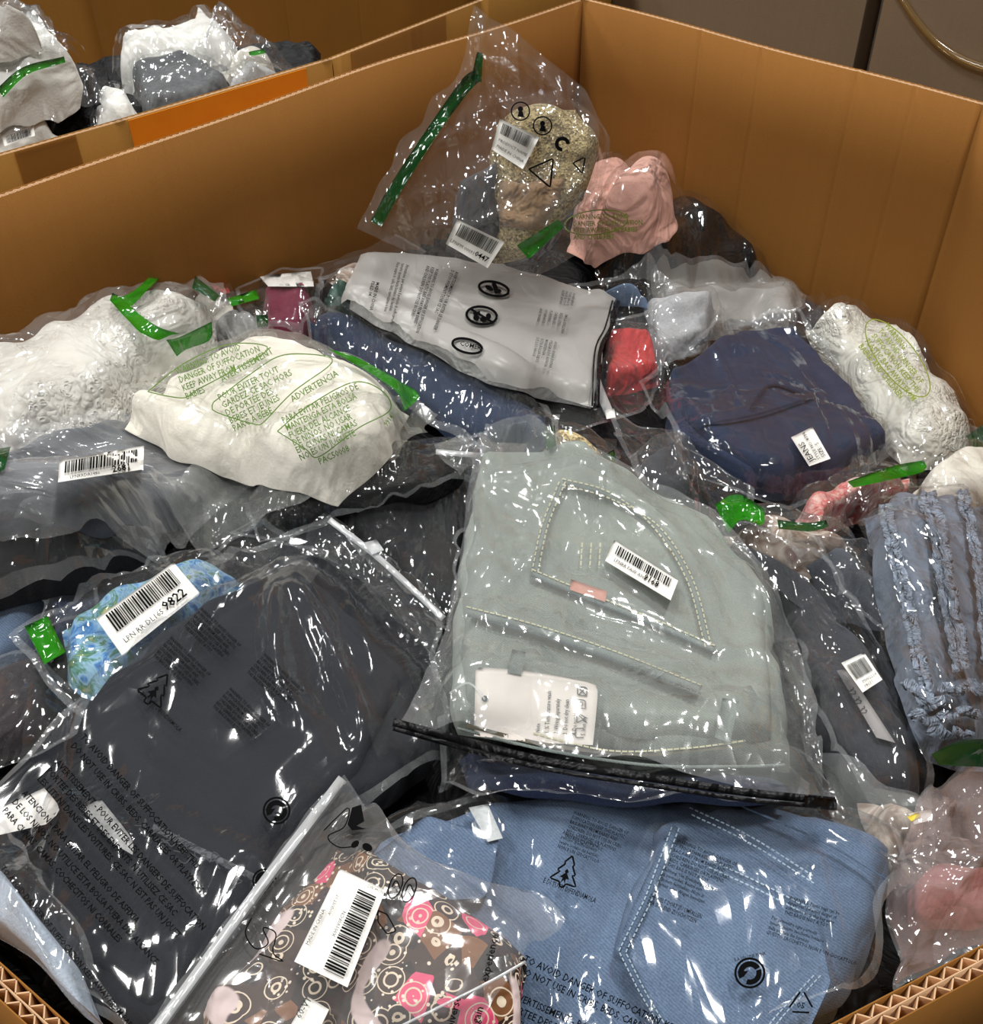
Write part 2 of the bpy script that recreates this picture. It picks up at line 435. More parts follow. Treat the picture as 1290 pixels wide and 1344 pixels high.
LACE2 = m_lace('white_crochet', rgb(232, 230, 218), 160, 0.0025, 0.88)
PINK = m_cloth('blush_cloth', rgb(222, 172, 156), 300, 11, 0.9, 0.06, 0.8, 0.06)
RED = m_cloth('red_cloth', rgb(196, 62, 62), 300, 12, 0.9, 0.2, 0.7, 0.1)
REDPINK = m_cloth('rose_cloth', rgb(156, 92, 92), 300, 12, 0.9, 0.2, 0.7, 0.1)
MAROON = m_cloth('maroon_cloth', rgb(112, 42, 62), 400, 9, 0.5, 0.12, 0.8, 0.12)
DUSTY = m_cloth('dusty_blue_cloth', rgb(112, 121, 135), 350, 14, 0.6, 0.08, 0.85, 0.1)
DUSTYF = m_cloth('dusty_blue_fray', rgb(148, 160, 178), 260, 60, 1.0, 0.3, 0.9, 0.3)
GOLD = m_granular('gold_raffia', rgb(182, 164, 118), rgb(92, 76, 46))
TAN = m_cloth('tan_cloth', rgb(158, 128, 96), 300, 14, 0.9, 0.15, 0.7, 0.15)
BOUCLE = m_granular('beige_boucle', rgb(204, 184, 138), rgb(128, 106, 70), 260)
GREYKNIT = m_cloth('grey_knit', rgb(96, 98, 100), 160, 9, 0.5, 0.12, 0.9, 0.35)
GREYWEB = m_cloth('pale_grey_cloth', rgb(176, 176, 174), 300, 12, 0.7, 0.1)
SEA = m_mottled('blue_green_print', [rgb(30, 74, 120), rgb(70, 130, 190), rgb(150, 190, 215), rgb(60, 120, 90), rgb(190, 190, 130)], 38)
FLORAL = m_mottled('pink_floral_print', [rgb(232, 222, 210), rgb(232, 180, 170), rgb(206, 90, 92), rgb(230, 214, 196)], 26)
EARTH = m_mottled('brown_cream_print', [rgb(80, 60, 52), rgb(150, 128, 112), rgb(206, 194, 180), rgb(120, 60, 64)], 24)
PAISLEY = m_paisley('paisley_print')
CARD = m_cardboard('kraft_cardboard', rgb(140, 93, 40))
CARD2 = m_cardboard('kraft_cardboard_dull', rgb(138, 97, 40))
CARDG = m_cardboard('stretch_wrapped_carton', rgb(146, 117, 82))
LINER = m_plain('flute_paper', rgb(196, 160, 124), 0.8, 0.2, 0.08)
ORANGE = m_plain('orange_label', rgb(255, 154, 36), 0.5, 0.3, 0.05)
TAPE = m_film('packing_tape', 0.25, 0.9, 0.18, 0.2, 8, hazecol=rgb(176, 146, 92), tint=(0.86, 0.74, 0.52))
WRAP = m_film('stretch_wrap', 0.05, 0.5, 0.3, 0.12, 3)
m, nt, out = new_mat('concrete'); v = coords(nt)
principled(nt, out, ramp(nt, noise(nt, v, 6, 5), [(0.3, rgb(96, 90, 80)), (0.7, rgb(128, 122, 110))]), 0.7); CONC = m
# ------------------------------------------------------------------ bags dropped one after another on the heap
SEED = [100]
def nxt():
    SEED[0] += 7
    return SEED[0]

class Bag:
    """one bag of clothing: an empty that carries the garment, the film and whatever is stuck to or printed on the film"""
    def __init__(self, fld, name, label, cat='clothing bag', group=None):
        self.f = fld; self.base = fld.H.copy(); self.cur = fld.H.copy()
        self.name, self.root = name, None
        self.label, self.cat, self.group = label, cat, group
        self.maxT = 0.0; self.gar = None; self.filmed = False; self._cs = None
    def _outline(self, s, lift, spacing, settle, jitter=0.0, smooth=True):
        f = self.f; hs = f.blur(self.cur, settle)
        sides = parse(s); n = []
        loc = []
        for sd in sides:
            q = resample(sd, 40, smooth)
            loc.append(f.clamp(f.march(q, hs, lift))[:, :2])
        for k in (0, 1):
            La = max(np.linalg.norm(np.diff(loc[j], axis=0), axis=1).sum() for j in (k, k + 2))
            n.append(max(6, int(La / spacing) + 1))
        loc = [resample(loc[j], n[j % 2], False) for j in range(4)]
        if jitter:
            nz = Noise(nxt()); nz2 = Noise(nxt())
            for j in range(4):
                w = np.sin(np.linspace(0, math.pi, len(loc[j])))[:, None] ** 0.5
                loc[j] = loc[j] + w * jitter * np.stack([nz(loc[j][:, 0], loc[j][:, 1], 14), nz2(loc[j][:, 0], loc[j][:, 1], 14)], 1)
        G = coons(*loc)
        Ls = np.linalg.norm(np.diff(G, axis=1), axis=2).sum(1).mean(); Lt = np.linalg.norm(np.diff(G, axis=0), axis=2).sum(0).mean()
        return G, Ls, Lt, hs
    def _ensure(self, G, z):
        if self.root is None:
            c = G.reshape(-1, 2).mean(0)
            self.root = empty(self.name, self.f.wor([c[0], c[1], z.min()]))
            tag(self.root, self.label, self.cat, self.group)
    def garment(self, outline, mat, T=0.04, lift=None, edge=None, lump=0.12, lf=9.0, name='garment', label=None, settle=0.025,
                spacing=0.006, jitter=0.003, taper=None, folds=0, smooth=True, puff=0.0, parent=None):
        f = self.f; self.maxT = max(self.maxT, T); lift = T * 0.5 if lift is None else lift
        G, Ls, Lt, hs = self._outline(outline, lift, spacing, settle, jitter, smooth)
        nt, ns = G.shape[:2]; X, Y = G[..., 0], G[..., 1]
        base = np.maximum(f.samp(hs, X, Y), f.samp(f.blur(self.cur, 0.010 if settle < 0.04 else 0.03), X, Y)) + 0.0015
        if settle >= 0.04: base = base + max(0.0, np.percentile(f.samp(self.cur, X, Y) - base, 70))
        s = np.linspace(0, 1, ns)[None]; t = np.linspace(0, 1, nt)[:, None]
        e = edge or max(T * 0.8, 0.012)
        ds = np.minimum(s, 1 - s) * Ls / e; dt = np.minimum(t, 1 - t) * Lt / e
        d = np.clip(1 - np.sqrt(np.clip(1 - ds, 0, 1) ** 2 + np.clip(1 - dt, 0, 1) ** 2), 0, 1)
        prof = np.sqrt(1 - (1 - d) ** 2)
        if puff: prof = prof * (1 - puff + puff * (np.sin(math.pi * s) * np.sin(math.pi * t)) ** 0.6)
        nz = Noise(nxt()); sd = nxt()
        hgt = T * prof * (1 + lump * nz(X, Y, lf) * 0.7)
        if folds: hgt = hgt + prof * folds * (crumple(X, Y, sd, 0.045) - 0.4)
        if taper is not None: hgt = hgt * (taper[0] * (1 - s) * (1 - t) + taper[1] * s * (1 - t) + taper[2] * s * t + taper[3] * (1 - s) * t)
        Z = base + np.maximum(hgt, 0)
        self._ensure(G, base)
        top = np.stack([X, Y, Z], -1).reshape(-1, 3)
        bot = np.stack([X, Y, base - 0.0005], -1).reshape(-1, 3)
        n = nt * ns
        V = f.wor(np.vstack([top, bot]))
        ft = gfaces(nt, ns); fb = gfaces(nt, ns, True) + n
        # orientation: local area sign
        ar = np.cross(G[0, -1] - G[0, 0], G[-1, 0] - G[0, 0])
        if ar < 0: ft, fb = ft[:, ::-1], fb[:, ::-1]
        ring = np.concatenate([np.arange(ns), np.arange(1, nt) * ns + ns - 1, (nt - 1) * ns + np.arange(ns - 2, -1, -1), np.arange(nt - 2, 0, -1) * ns])
        r2 = np.roll(ring, -1); fs = np.stack([ring, ring + n, r2 + n, r2], 1)
        if ar < 0: fs = fs[:, ::-1]
        o = link_mesh(name, V, np.vstack([ft, fb, fs]), mat, parent or self.root)
        if label: o['label'] = label
        self._cs = None; self.cur = f.scatter(self.cur, X, Y, Z); self.f.H = np.maximum(self.f.H, self.cur)
        self.gar = o
        return o
    def film(self, outline, mat=None, wr=0.004, wl=0.06, gap=0.0022, tent=0.011, jitter=0.004, spacing=0.0065, seal=True, settle=0.02,
             name='film', smooth=False, lift=None, label=None, ridges=()):
        f = self.f; mat = mat or CLEAR; lift = 0.4 * self.maxT if lift is None else lift
        G, Ls, Lt, hs = self._outline_on_base(outline, lift, spacing, settle, jitter, smooth)
        nt, ns = G.shape[:2]; X, Y = G[..., 0], G[..., 1]
        h = np.maximum(f.samp(f.blur(self.cur, tent), X, Y), f.samp(f.maxf(self.cur, 1), X, Y))
        h = np.maximum(h, f.samp(hs, X, Y) + lift * 0.8)
        s = np.linspace(0, 1, ns)[None]; t = np.linspace(0, 1, nt)[:, None]
        edge = np.clip(np.minimum(np.minimum(s, 1 - s) * Ls, np.minimum(t, 1 - t) * Lt) / 0.03, 0.25, 1)
        Z = h + gap + wr * crumple(X, Y, nxt(), wl) * edge
        Z = 0.5 * Z + 0.5 * np.maximum(Z, self._smooth(Z, 2))
        hc = f.blur(self.cur, 0.008)
        for pts, rh, rw in ridges:                               # long pulled creases
            q = f.march(resample(np.array(pts, float), 24), hc, 0.004)[:, :2]
            d2 = np.full(X.shape, 9.0)
            for a, b in zip(q[:-1], q[1:]):
                ab = b - a; t_ = np.clip(((X - a[0]) * ab[0] + (Y - a[1]) * ab[1]) / max(ab @ ab, 1e-9), 0, 1)
                d2 = np.minimum(d2, (X - a[0] - t_ * ab[0]) ** 2 + (Y - a[1] - t_ * ab[1]) ** 2)
            e0 = np.minimum(np.hypot(X - q[0][0], Y - q[0][1]), np.hypot(X - q[-1][0], Y - q[-1][1]))
            Z = Z + rh * np.maximum(0, 1 - np.sqrt(d2) / rw) * np.clip(e0 / 0.03, 0.15, 1)
        self._ensure(G, Z)
        V = f.wor(np.stack([X, Y, Z], -1).reshape(-1, 3))
        F = gfaces(nt, ns)
        if np.cross(G[0, -1] - G[0, 0], G[-1, 0] - G[0, 0]) < 0: F = F[:, ::-1]
        fm = np.zeros((nt - 1, ns - 1), np.int32)
        if seal: fm[0, :] = fm[-1, :] = 1; fm[:, 0] = fm[:, -1] = 1
        o = link_mesh(name, V, F, [mat, SEAL], self.root, fmat=fm.reshape(-1))
        if label: o['label'] = label
        self._cs = None; self.filmed = True; self.cur = f.scatter(self.cur, X, Y, Z)
        f.H = np.maximum(f.H, self.cur)
        return o
    def _outline_on_base(self, outline, lift, spacing, settle, jitter, smooth):
        keep = self.cur
        self.cur = self.base                                     # the open edge of the film lies on what is below the bag
        r = self._outline(outline, lift, spacing, settle, jitter, smooth)
        self.cur = keep
        return r
    @staticmethod
    def _smooth(Z, k):
        for _ in range(k):
            P = np.pad(Z, 1, mode='edge'); Z = (P[:-2, 1:-1] + P[2:, 1:-1] + P[1:-1, :-2] + P[1:-1, 2:] + 4 * Z) / 8
        return Z
    # ---- things lying on the surface of the bag
    def on(self, px, off=0.002):
        px = np.asarray(px, float).reshape(-1, 2)
        if getattr(self, '_cs', None) is None:
            self._cs = (self.cur, np.maximum(self.f.blur(self.cur, 0.007), self.f.blur(self.f.maxf(self.cur, 1), 0.005)))
        L = self.f.march(px, self._cs[1], 0.0005, 0.004)
        P = self.f.wor(L)
        return P - rays(px) * off
    def _lay(self, P):
        """let what is put on the garment lift the film that comes over it"""
        if self.filmed: return
        L = self.f.loc(P); f = self.f
        i = np.rint((L[:, 0] - f.u0) / f.cell).astype(int); j = np.rint((L[:, 1] - f.v0) / f.cell).astype(int)
        ok = (i >= 0) & (i < f.nu) & (j >= 0) & (j < f.nv)
        np.maximum.at(self.cur, (j[ok], i[ok]), L[ok, 2])
    def patch(self, outline, mat, name='tape_strip', off=0.003, spacing=7.0, label=None, parent=None, smooth=True, thick=0.0006):
        sides = parse(outline)
        n = [max(3, int(max(np.linalg.norm(np.diff(sides[j], axis=0), axis=1).sum() for j in (k, k + 2)) / spacing)) for k in (0, 1)]
        G = coons(*[resample(sides[j], n[j % 2], smooth) for j in range(4)])
        nt, ns = G.shape[:2]; q = G.reshape(-1, 2)
        A = self.on(q, off); B = self.on(q, off - thick)
        self._lay(A)
        F = gfaces(nt, ns); m = len(q)
        ring = np.concatenate([np.arange(ns), np.arange(1, nt) * ns + ns - 1, (nt - 1) * ns + np.arange(ns - 2, -1, -1), np.arange(nt - 2, 0, -1) * ns])
        r2 = np.roll(ring, -1)
        o = link_mesh(name, np.vstack([A, B]), np.vstack([F[:, ::-1], F + m, np.stack([ring, ring + m, r2 + m, r2], 1)]), mat, parent or self.root)
        if label: o['label'] = label
        return o
    def ribbon(self, pts, wpx, mat, name='seam', off=0.003, parent=None, smooth=True, dash=None, raise_=0.0, closed=False, label=None, step=5.0):
        """a narrow band along a line; dash=(on, gap) in pixels gives stitches"""
        pts = np.asarray(pts, float)
        if closed: pts = np.vstack([pts, pts[:1]])
        L = np.linalg.norm(np.diff(pts, axis=0), axis=1).sum()
        q = resample(pts, max(3, int(L / step)), smooth); L = np.linalg.norm(np.diff(q, axis=0), axis=1).sum()
        segs = []
        if dash:
            a = 0
            while a < L: segs.append((a, min(a + dash[0], L))); a += dash[0] + dash[1]
        else: segs = [(0, L)]
        cum = np.concatenate([[0], np.cumsum(np.linalg.norm(np.diff(q, axis=0), axis=1))])
        V, F = [], []
        for a, b in segs:
            k = max(2, int((b - a) / step) + 1); u = np.linspace(a, b, k)
            p = np.stack([np.interp(u, cum, q[:, i]) for i in (0, 1)], 1)
            tg = np.gradient(p, axis=0); tg /= np.maximum(np.linalg.norm(tg, axis=1), 1e-6)[:, None]
            nr = np.stack([-tg[:, 1], tg[:, 0]], 1) * wpx / 2
            b0 = sum(len(x) for x in V)
            V.append(np.vstack([p - nr, p + nr]))
            for i in range(k - 1): F.append((b0 + i, b0 + i + 1, b0 + k + i + 1, b0 + k + i))
        q = np.vstack(V); A = self.on(q, off)
        self._lay(A)
        if raise_:
            B = self.on(q, off - raise_); m = len(q); F2 = list(F)
            cnt = {}
            for f_ in F:
                for i in range(4):
                    e = (f_[i], f_[(i + 1) % 4]); cnt[e] = 1
            for (a, b) in cnt:
                if (b, a) not in cnt: F2.append((a, a + m, b + m, b))
            A = np.vstack([A, B]); F = F2
        o = link_mesh(name, A, [tuple(x) for x in F], mat, parent or self.root)
        if label: o['label'] = label
        return o
    def poly(self, polys, mat, name='printed_mark', off=0.0035, parent=None):
        V, F = [], []
        for p in polys:
            b = len(V); p = [tuple(x) for x in p]
            tr = tessellate_polygon([[Vector((x, y, 0)) for x, y in p]])
            V += p; F += [tuple(b + i for i in t) for t in tr]
        return link_mesh(name, self.on(V, off), F, mat, parent or self.root, smooth=False)
    def text(self, lines, at, d, size, mat=None, name='printed_text', lead=1.35, sx=1.0, skew=0.0, off=0.0035, parent=None, align='l', bold=0.012):
        """lines of lettering: at = pixel of the first baseline's start, d = pixel direction of the baseline, size = letter height"""
        d = np.array(d, float); d /= np.linalg.norm(d); up = np.array([d[1], -d[0]]) + skew * d
        V, F = [], []; nb = 0
        for i, ln in enumerate([lines] if isinstance(lines, str) else lines):
            v, fcs = glyphs(ln, bold)
            if not len(v): continue
            x = v[:, 0]
            if align == 'c': x = x - (x.max() + x.min()) / 2
            if align == 'r': x = x - x.max()
            k = size / 0.72
            p = np.array(at, float) + np.outer(x * k * sx, d) + np.outer(v[:, 1] * k - i * lead * size, up)
            V.append(p); F += [tuple(nb + j for j in t) for t in fcs]; nb += len(p)
        return link_mesh(name, self.on(np.vstack(V), off), F, mat or INK, parent or self.root, smooth=False)
    def sticker(self, quad, bars=None, texts=(), name='barcode_label', mat=None, off=0.003, vertical=False, label='white paper barcode label', seed=1):
        """quad: pixel corners top-left, top-right, bottom-right, bottom-left of the label as it reads"""
        q = np.array(quad, float)
        A, B, C, D = q
        r = 0.06
        o = self.patch(' '.join('%.1f,%.1f*' % tuple(p) for p in q), mat or PAPER, name, off, 5.0, label, smooth=False)
        bil = lambda u, v: (1 - u) * (1 - v) * A + u * (1 - v) * B + u * v * C + (1 - u) * v * D
        if bars:
            x0, x1, y0, y1 = bars; rr = np.random.default_rng(seed); V, F = [], []
            if vertical: n = 34
            x = 0.0
            while x < 1:
                w = rr.choice([0.010, 0.016, 0.024]); g = rr.choice([0.009, 0.014, 0.02])
                a, b = x, min(x + w, 1); k = len(V)
                if vertical: qs = [(x0, y0 + (y1 - y0) * a), (x1, y0 + (y1 - y0) * a), (x1, y0 + (y1 - y0) * b), (x0, y0 + (y1 - y0) * b)]
                else: qs = [(x0 + (x1 - x0) * a, y0), (x0 + (x1 - x0) * b, y0), (x0 + (x1 - x0) * b, y1), (x0 + (x1 - x0) * a, y1)]
                e = 6                                                # short steps so the bar follows the label
                for j in range(e + 1):
                    m_ = j / e
                    for c0, c1 in ((0, 1), (3, 2)) if vertical else ((0, 3), (1, 2)):
                        V.append(bil(qs[c0][0] * (1 - m_) + qs[c1][0] * m_, qs[c0][1] * (1 - m_) + qs[c1][1] * m_))
                for j in range(e): F.append((k + 2 * j, k + 2 * j + 1, k + 2 * j + 3, k + 2 * j + 2))
                x += w + g
            link_mesh('barcode', self.on(np.array(V), off + 0.0030), F, INK, o, smooth=False)
        for tx in texts:
            s, u, v, size = tx[:4]; dd = tx[4] if len(tx) > 4 else 'x'
            p = bil(u, v); e = {'x': bil(u + .1, v) - p, '-x': p - bil(u + .1, v), 'y': bil(u, v + .1) - p, '-y': p - bil(u, v + .1)}[dd]
            self.text(s, p, e, size, INK, 'label_text', 1.25, off=off + 0.0040, parent=o, bold=tx[5] if len(tx) > 5 else 0.0)
        return o

_G = {}
def glyphs(s, bold=0.0):
    if (s, bold) in _G: return _G[(s, bold)]
    c = bpy.data.curves.new('t', 'FONT'); c.body = s; c.size = 1.0; c.resolution_u = 1; c.offset = bold; c.fill_mode = 'FRONT'
    o = bpy.data.objects.new('t', c); COL.objects.link(o)
    bpy.context.view_layer.update()
    me = bpy.data.meshes.new_from_object(o.evaluated_get(bpy.context.evaluated_depsgraph_get()))
    v = np.zeros(len(me.vertices) * 3); me.vertices.foreach_get('co', v)
    r = (v.reshape(-1, 3), [tuple(p.vertices) for p in me.polygons])
    bpy.data.meshes.remove(me); bpy.data.objects.remove(o); bpy.data.curves.remove(c)
    _G[(s, bold)] = r
    return r
def ell(cx, cy, a, b, rot=0, n=28, a0=0, a1=360):
    t = np.radians(np.linspace(a0, a1, n, endpoint=(a1 - a0) < 360)); r = math.radians(rot)
    x, y = a * np.cos(t), b * np.sin(t)
    return np.stack([cx + x * math.cos(r) - y * math.sin(r), cy + x * math.sin(r) + y * math.cos(r)], 1)
# ------------------------------------------------------------------ floor, bins, cartons
RIM = 1.0
fl = [(-6, -3, 0), (6, -3, 0), (6, 9, 0), (-6, 9, 0)]
tag(link_mesh('floor', fl, [(0, 1, 2, 3)], CONC, None, False), 'grey concrete warehouse floor below the bins', None, None, 'structure')

def wall_panel(root, A, B, z0, z1, mat, thick=0.012, bow=0.0, creases=(), pitch=0.0095, name='wall_panel', nx=60, rimwave=0.0, layers=2):
    """corrugated board: liners with a zigzag of flutes between them, open at the top edge. Inner face runs A>B, thickness goes to the right of A>B"""
    A, B = np.array(A, float), np.array(B, float); L = np.linalg.norm(B - A); d = (B - A) / L; n = np.array([d[1], -d[0]])
    xs = np.unique(np.concatenate([np.linspace(0, L, nx), [c + k for c in creases for k in (-0.006, -0.003, 0, 0.003, 0.006)]])); xs = xs[(xs >= 0) & (xs <= L)]
    nz_ = Noise(int(L * 1000) % 97)
    def off(x):
        o = bow * np.sin(math.pi * x / L)
        for c in creases: o = o + 0.0016 * np.exp(-((x - c) / 0.003) ** 2)
        return o
    def rim(x): return z1 + rimwave * nz_(x, x * 0, 2.0)
    def sheet(o0, t, m, nm, parent):
        V, F = [], []; zs = np.linspace(0, 1, 8)
        for k in (0, 1):
            for x in xs:
                for zz in zs:
                    p = A + d * x + n * (off(x) + o0 + k * t); V.append((p[0], p[1], z0 + (rim(x) - z0) * zz))
        nzs = len(zs); m_ = len(xs) * nzs
        for i in range(len(xs) - 1):
            for j in range(nzs - 1):
                a = i * nzs + j; F.append((a, a + nzs, a + nzs + 1, a + 1)); F.append((m_ + a, m_ + a + 1, m_ + a + nzs + 1, m_ + a + nzs))
            a = i * nzs + nzs - 1; F.append((a, a + nzs, m_ + a + nzs, m_ + a))
            a = i * nzs; F.append((a, m_ + a, m_ + a + nzs, a + nzs))
        for i in (0, len(xs) - 1):
            for j in range(nzs - 1):
                a = i * nzs + j; F.append((a, a + 1, m_ + a + 1, m_ + a))
        return link_mesh(nm, V, F, m, parent)
    panel = sheet(0.0, 0.0008, mat, name, root)
    lay = (thick - 0.0008) / layers
    for k in range(layers):
        sheet(lay * (k + 1), 0.0008, mat if k == layers - 1 else LINER, 'liner', panel)
        V, F = [], []; nn = int(L / (pitch / 2))
        for i in range(nn + 1):
            x = min(i * pitch / 2, L); o = off(x) + lay * k + (0.0009 if i % 2 == 0 else lay - 0.0001)
            for t in (0, 0.0006):
                p = A + d * (x + t * 2) + n * o
                V += [(p[0], p[1], rim(x) - 0.0008), (p[0], p[1], rim(x) - 0.05)]
        for i in range(nn):
            a = i * 4; F += [(a, a + 4, a + 5, a + 1), (a + 2, a + 3, a + 7, a + 6), (a, a + 2, a + 6, a + 4)]
        link_mesh('fluting', V, F, LINER, panel, False)
    return panel

k = 0.55
pF = np.array([0.300, 3.391]) * k; dl = np.array([-1.322, -1.271]) * k; dr = np.array([0.893, -0.856]) * k
pA = pF + 1.22 * dl; pE = pF + 1.0 * dr
pB = np.array([-1.02, 0.864]) * k; pC1 = np.array([-0.17, 0.257]) * k; pC2 = np.array([-0.02, 0.2655]) * k
pD = np.array([1.22, 0.810]) * k
bin_ = empty('cardboard_bin', (0.1, 0.9, 0.12))
tag(bin_, 'large open corrugated cardboard bin heaped with bagged clothes in the foreground', 'cardboard bin')
Lr = np.linalg.norm(dr)
wall_panel(bin_, pF, pA, 0.14, RIM, CARD, 0.011, 0.010, (), rimwave=0.0015)[ 'label'] = 'long plain inner cardboard wall on the left'
wall_panel(bin_, pE, pF, 0.14, RIM, CARD, 0.011, 0.004, (Lr * 0.14, Lr * 0.27, Lr * 0.50, Lr * 0.66), rimwave=0.0015)['label'] = 'cardboard wall with vertical score lines on the right'
wall_panel(bin_, pA, pB, 0.14, RIM, CARD, 0.013)
wall_panel(bin_, pB, pC1, 0.14, RIM, CARD, 0.013, 0.0, (), 0.0115, nx=90)
wall_panel(bin_, pC1, pC2, 0.14, RIM, CARD, 0.013)
wall_panel(bin_, pC2, pD, 0.14, RIM, CARD, 0.013, 0.0, (), 0.0115, nx=90)
wall_panel(bin_, pD, pE, 0.14, RIM, CARD, 0.011)
plan = [pF, pA, pB, pC1, pC2, pD, pE]
V = [(p[0], p[1], z) for z in (0.125, 0.14) for p in plan]; n = len(plan)
link_mesh('bottom', V, [tuple(range(n)), tuple(range(2 * n - 1, n - 1, -1))] + [(i, (i + 1) % n, n + (i + 1) % n, n + i) for i in range(n)], CARD, bin_, False)

def pallet(root_label, cx, cy, rz, w, dpt):
    r = empty('pallet', (cx, cy, 0)); tag(r, root_label, 'pallet')
    c, s = math.cos(rz), math.sin(rz)
    def box(nm, x0, x1, y0, y1, z0, z1):
        P = [(x, y, z) for z in (z0, z1) for (x, y) in ((x0, y0), (x1, y0), (x1, y1), (x0, y1))]
        P = [(cx + x * c - y * s, cy + x * s + y * c, z) for x, y, z in P]
        link_mesh(nm, P, [(0, 3, 2, 1), (4, 5, 6, 7), (0, 1, 5, 4), (1, 2, 6, 5), (2, 3, 7, 6), (3, 0, 4, 7)], WOOD, r, False)
    for i in range(7):
        y = -dpt / 2 + (dpt - 0.1) * i / 6; box('board', -w / 2, w / 2, y, y + 0.1, 0.10, 0.12)
    for i in range(3):
        x = -w / 2 + (w - 0.08) * i / 2; box('runner', x, x + 0.08, -dpt / 2, dpt / 2, 0.0, 0.10)
WOOD = m_cloth('pallet_wood', rgb(150, 122, 88), 120, 5, 0.3, 0.15)
pallet('wooden pallet under the heaped foreground bin', 0.12, 0.98, math.radians(45), 1.0, 0.95)

# the bin behind on the left
rim2 = at_z([(-150, 243), (160, 155), (430, 76), (625, 0), (800, -72)], RIM)[:, :2]
bin2 = empty('cardboard_bin', (rim2[1][0], rim2[1][1], 0.12))
tag(bin2, 'second cardboard bin behind, with an orange label and taped rim', 'cardboard bin')
for i in range(len(rim2) - 1):
    wall_panel(bin2, rim2[i], rim2[i + 1], 0.14, RIM, CARD2, 0.010, nx=20)
cor = at_z([(133, 60)], 0.66)[0][:2]
dn = (rim2[3] - rim2[0]) / np.linalg.norm(rim2[3] - rim2[0])
farR = cor + dn * 1.35; farL = cor + np.array([-0.75, -0.12])
wall_panel(bin2, farR, cor, 0.14, RIM, CARD2, 0.010, 0.0, (0.55, 0.80), nx=30)
wall_panel(bin2, cor, farL, 0.14, RIM, CARD2, 0.010, nx=20)
wall_panel(bin2, farL, rim2[0], 0.14, RIM, CARD2, 0.010, nx=20)
wall_panel(bin2, rim2[-1], farR, 0.14, RIM, CARD2, 0.010, nx=20)
plan = [*rim2, farR, cor, farL]
V = [(p[0], p[1], z) for z in (0.125, 0.14) for p in plan]; n = len(plan)
link_mesh('bottom', V, [tuple(range(n)), tuple(range(2 * n - 1, n - 1, -1))] + [(i, (i + 1) % n, n + (i + 1) % n, n + i) for i in range(n)], CARD2, bin2, False)
# label and tape on its outer face (right of the rim line as seen from the front bin)
def on_rim2(u, z, o):
    """u in pixels along the front rim of the rear bin, z drop from the rim, o distance off the outer face"""
    x = np.array([-150, 160, 430, 625, 800.0]); P = np.stack([np.interp(u, x, rim2[:, j]) for j in (0, 1)], -1)
    nn = np.array([dn[1], -dn[0]])
    return (P[0] + nn[0] * (0.010 + o), P[1] + nn[1] * (0.010 + o), RIM - z)
def wallpatch(name, u0, u1, z0, z1, mat, o=0.0012, over=False, torn=0.0, label=None):
    us = np.linspace(u0, u1, 24); V, F = [], []; r = np.random.default_rng(5)
    for u in us:
        zz = z1 - (torn * r.uniform(0, 1) if torn else 0)
        for t in (o, o - 0.0008):
            V += [on_rim2(u, z0, t), on_rim2(u, zz, t)]
    for i in range(len(us) - 1):
        a = i * 4; F += [(a, a + 4, a + 5, a + 1), (a + 2, a + 3, a + 7, a + 6), (a, a + 2, a + 6, a + 4), (a + 1, a + 5, a + 7, a + 3)]
    ob = link_mesh(name, V, F, mat, bin2, False)
    if label: ob['label'] = label
    return ob
wallpatch('rim_label', 162, 392, 0.001, 0.16, ORANGE, label='bright orange paper label stuck along the rim')
wallpatch('torn_paper', 340, 402, 0.030, 0.075, PAPER, 0.0022, torn=0.03, label='torn white paper edge of the label')
wallpatch('packing_tape', 5, 88, -0.0005, 0.25, TAPE, 0.0014)
wallpatch('packing_tape', 452, 575, -0.0005, 0.25, TAPE, 0.0014)

# wrapped cartons behind on the right
def carton(label, a, b, dep, z0, z1, mat, wrap=True):
    a, b = np.array(a), np.array(b); d = b - a; n = np.array([-d[1], d[0]]) / np.linalg.norm(d)
    P = [a, b, b + n * dep, a + n * dep]; c = sum(P) / 4
    r = empty('carton', (c[0], c[1], z0)); tag(r, label, 'carton')
    def shell(nm, m, g, rows):
        Q = [p + (p - c) / np.linalg.norm(p - c) * g for p in P]; V, F = [], []; zs = np.linspace(z0 - g * 0.0, z1 + g, rows)
        rr = np.random.default_rng(3)
        ring = []
        for i in range(4):
            for t in np.linspace(0, 1, 12, endpoint=False): ring.append(Q[i] * (1 - t) + Q[(i + 1) % 4] * t)
        for z in zs:
            for p in ring: V.append((p[0], p[1], z))
        m_ = len(ring)
        for j in range(rows - 1):
            for i in range(m_): F.append((j * m_ + i, j * m_ + (i + 1) % m_, (j + 1) * m_ + (i + 1) % m_, (j + 1) * m_ + i))
        F.append(tuple((rows - 1) * m_ + i for i in range(m_))); F.append(tuple(range(m_ - 1, -1, -1)))
        return link_mesh(nm, V, F, m, r, False)
    shell('body', mat, 0.0, 6)
    if wrap: shell('stretch_wrap', WRAP, 0.004, 30)
    # a seam of tape up the face
    return r
c1a, c1b = at_z([(672, -12), (1118, 92)], 0.86)[:, :2]
carton('dull brown carton wrapped in stretch film behind the scored wall', c1a, c1b, 0.9, 0.12, 1.75, CARDG)
c2a, c2b = at_z([(1138, 100), (1420, 175)], 0.86)[:, :2]
c2 = carton('stretch-wrapped brown carton at the far right edge', c2a, c2b, 0.9, 0.12, 1.75, CARDG)
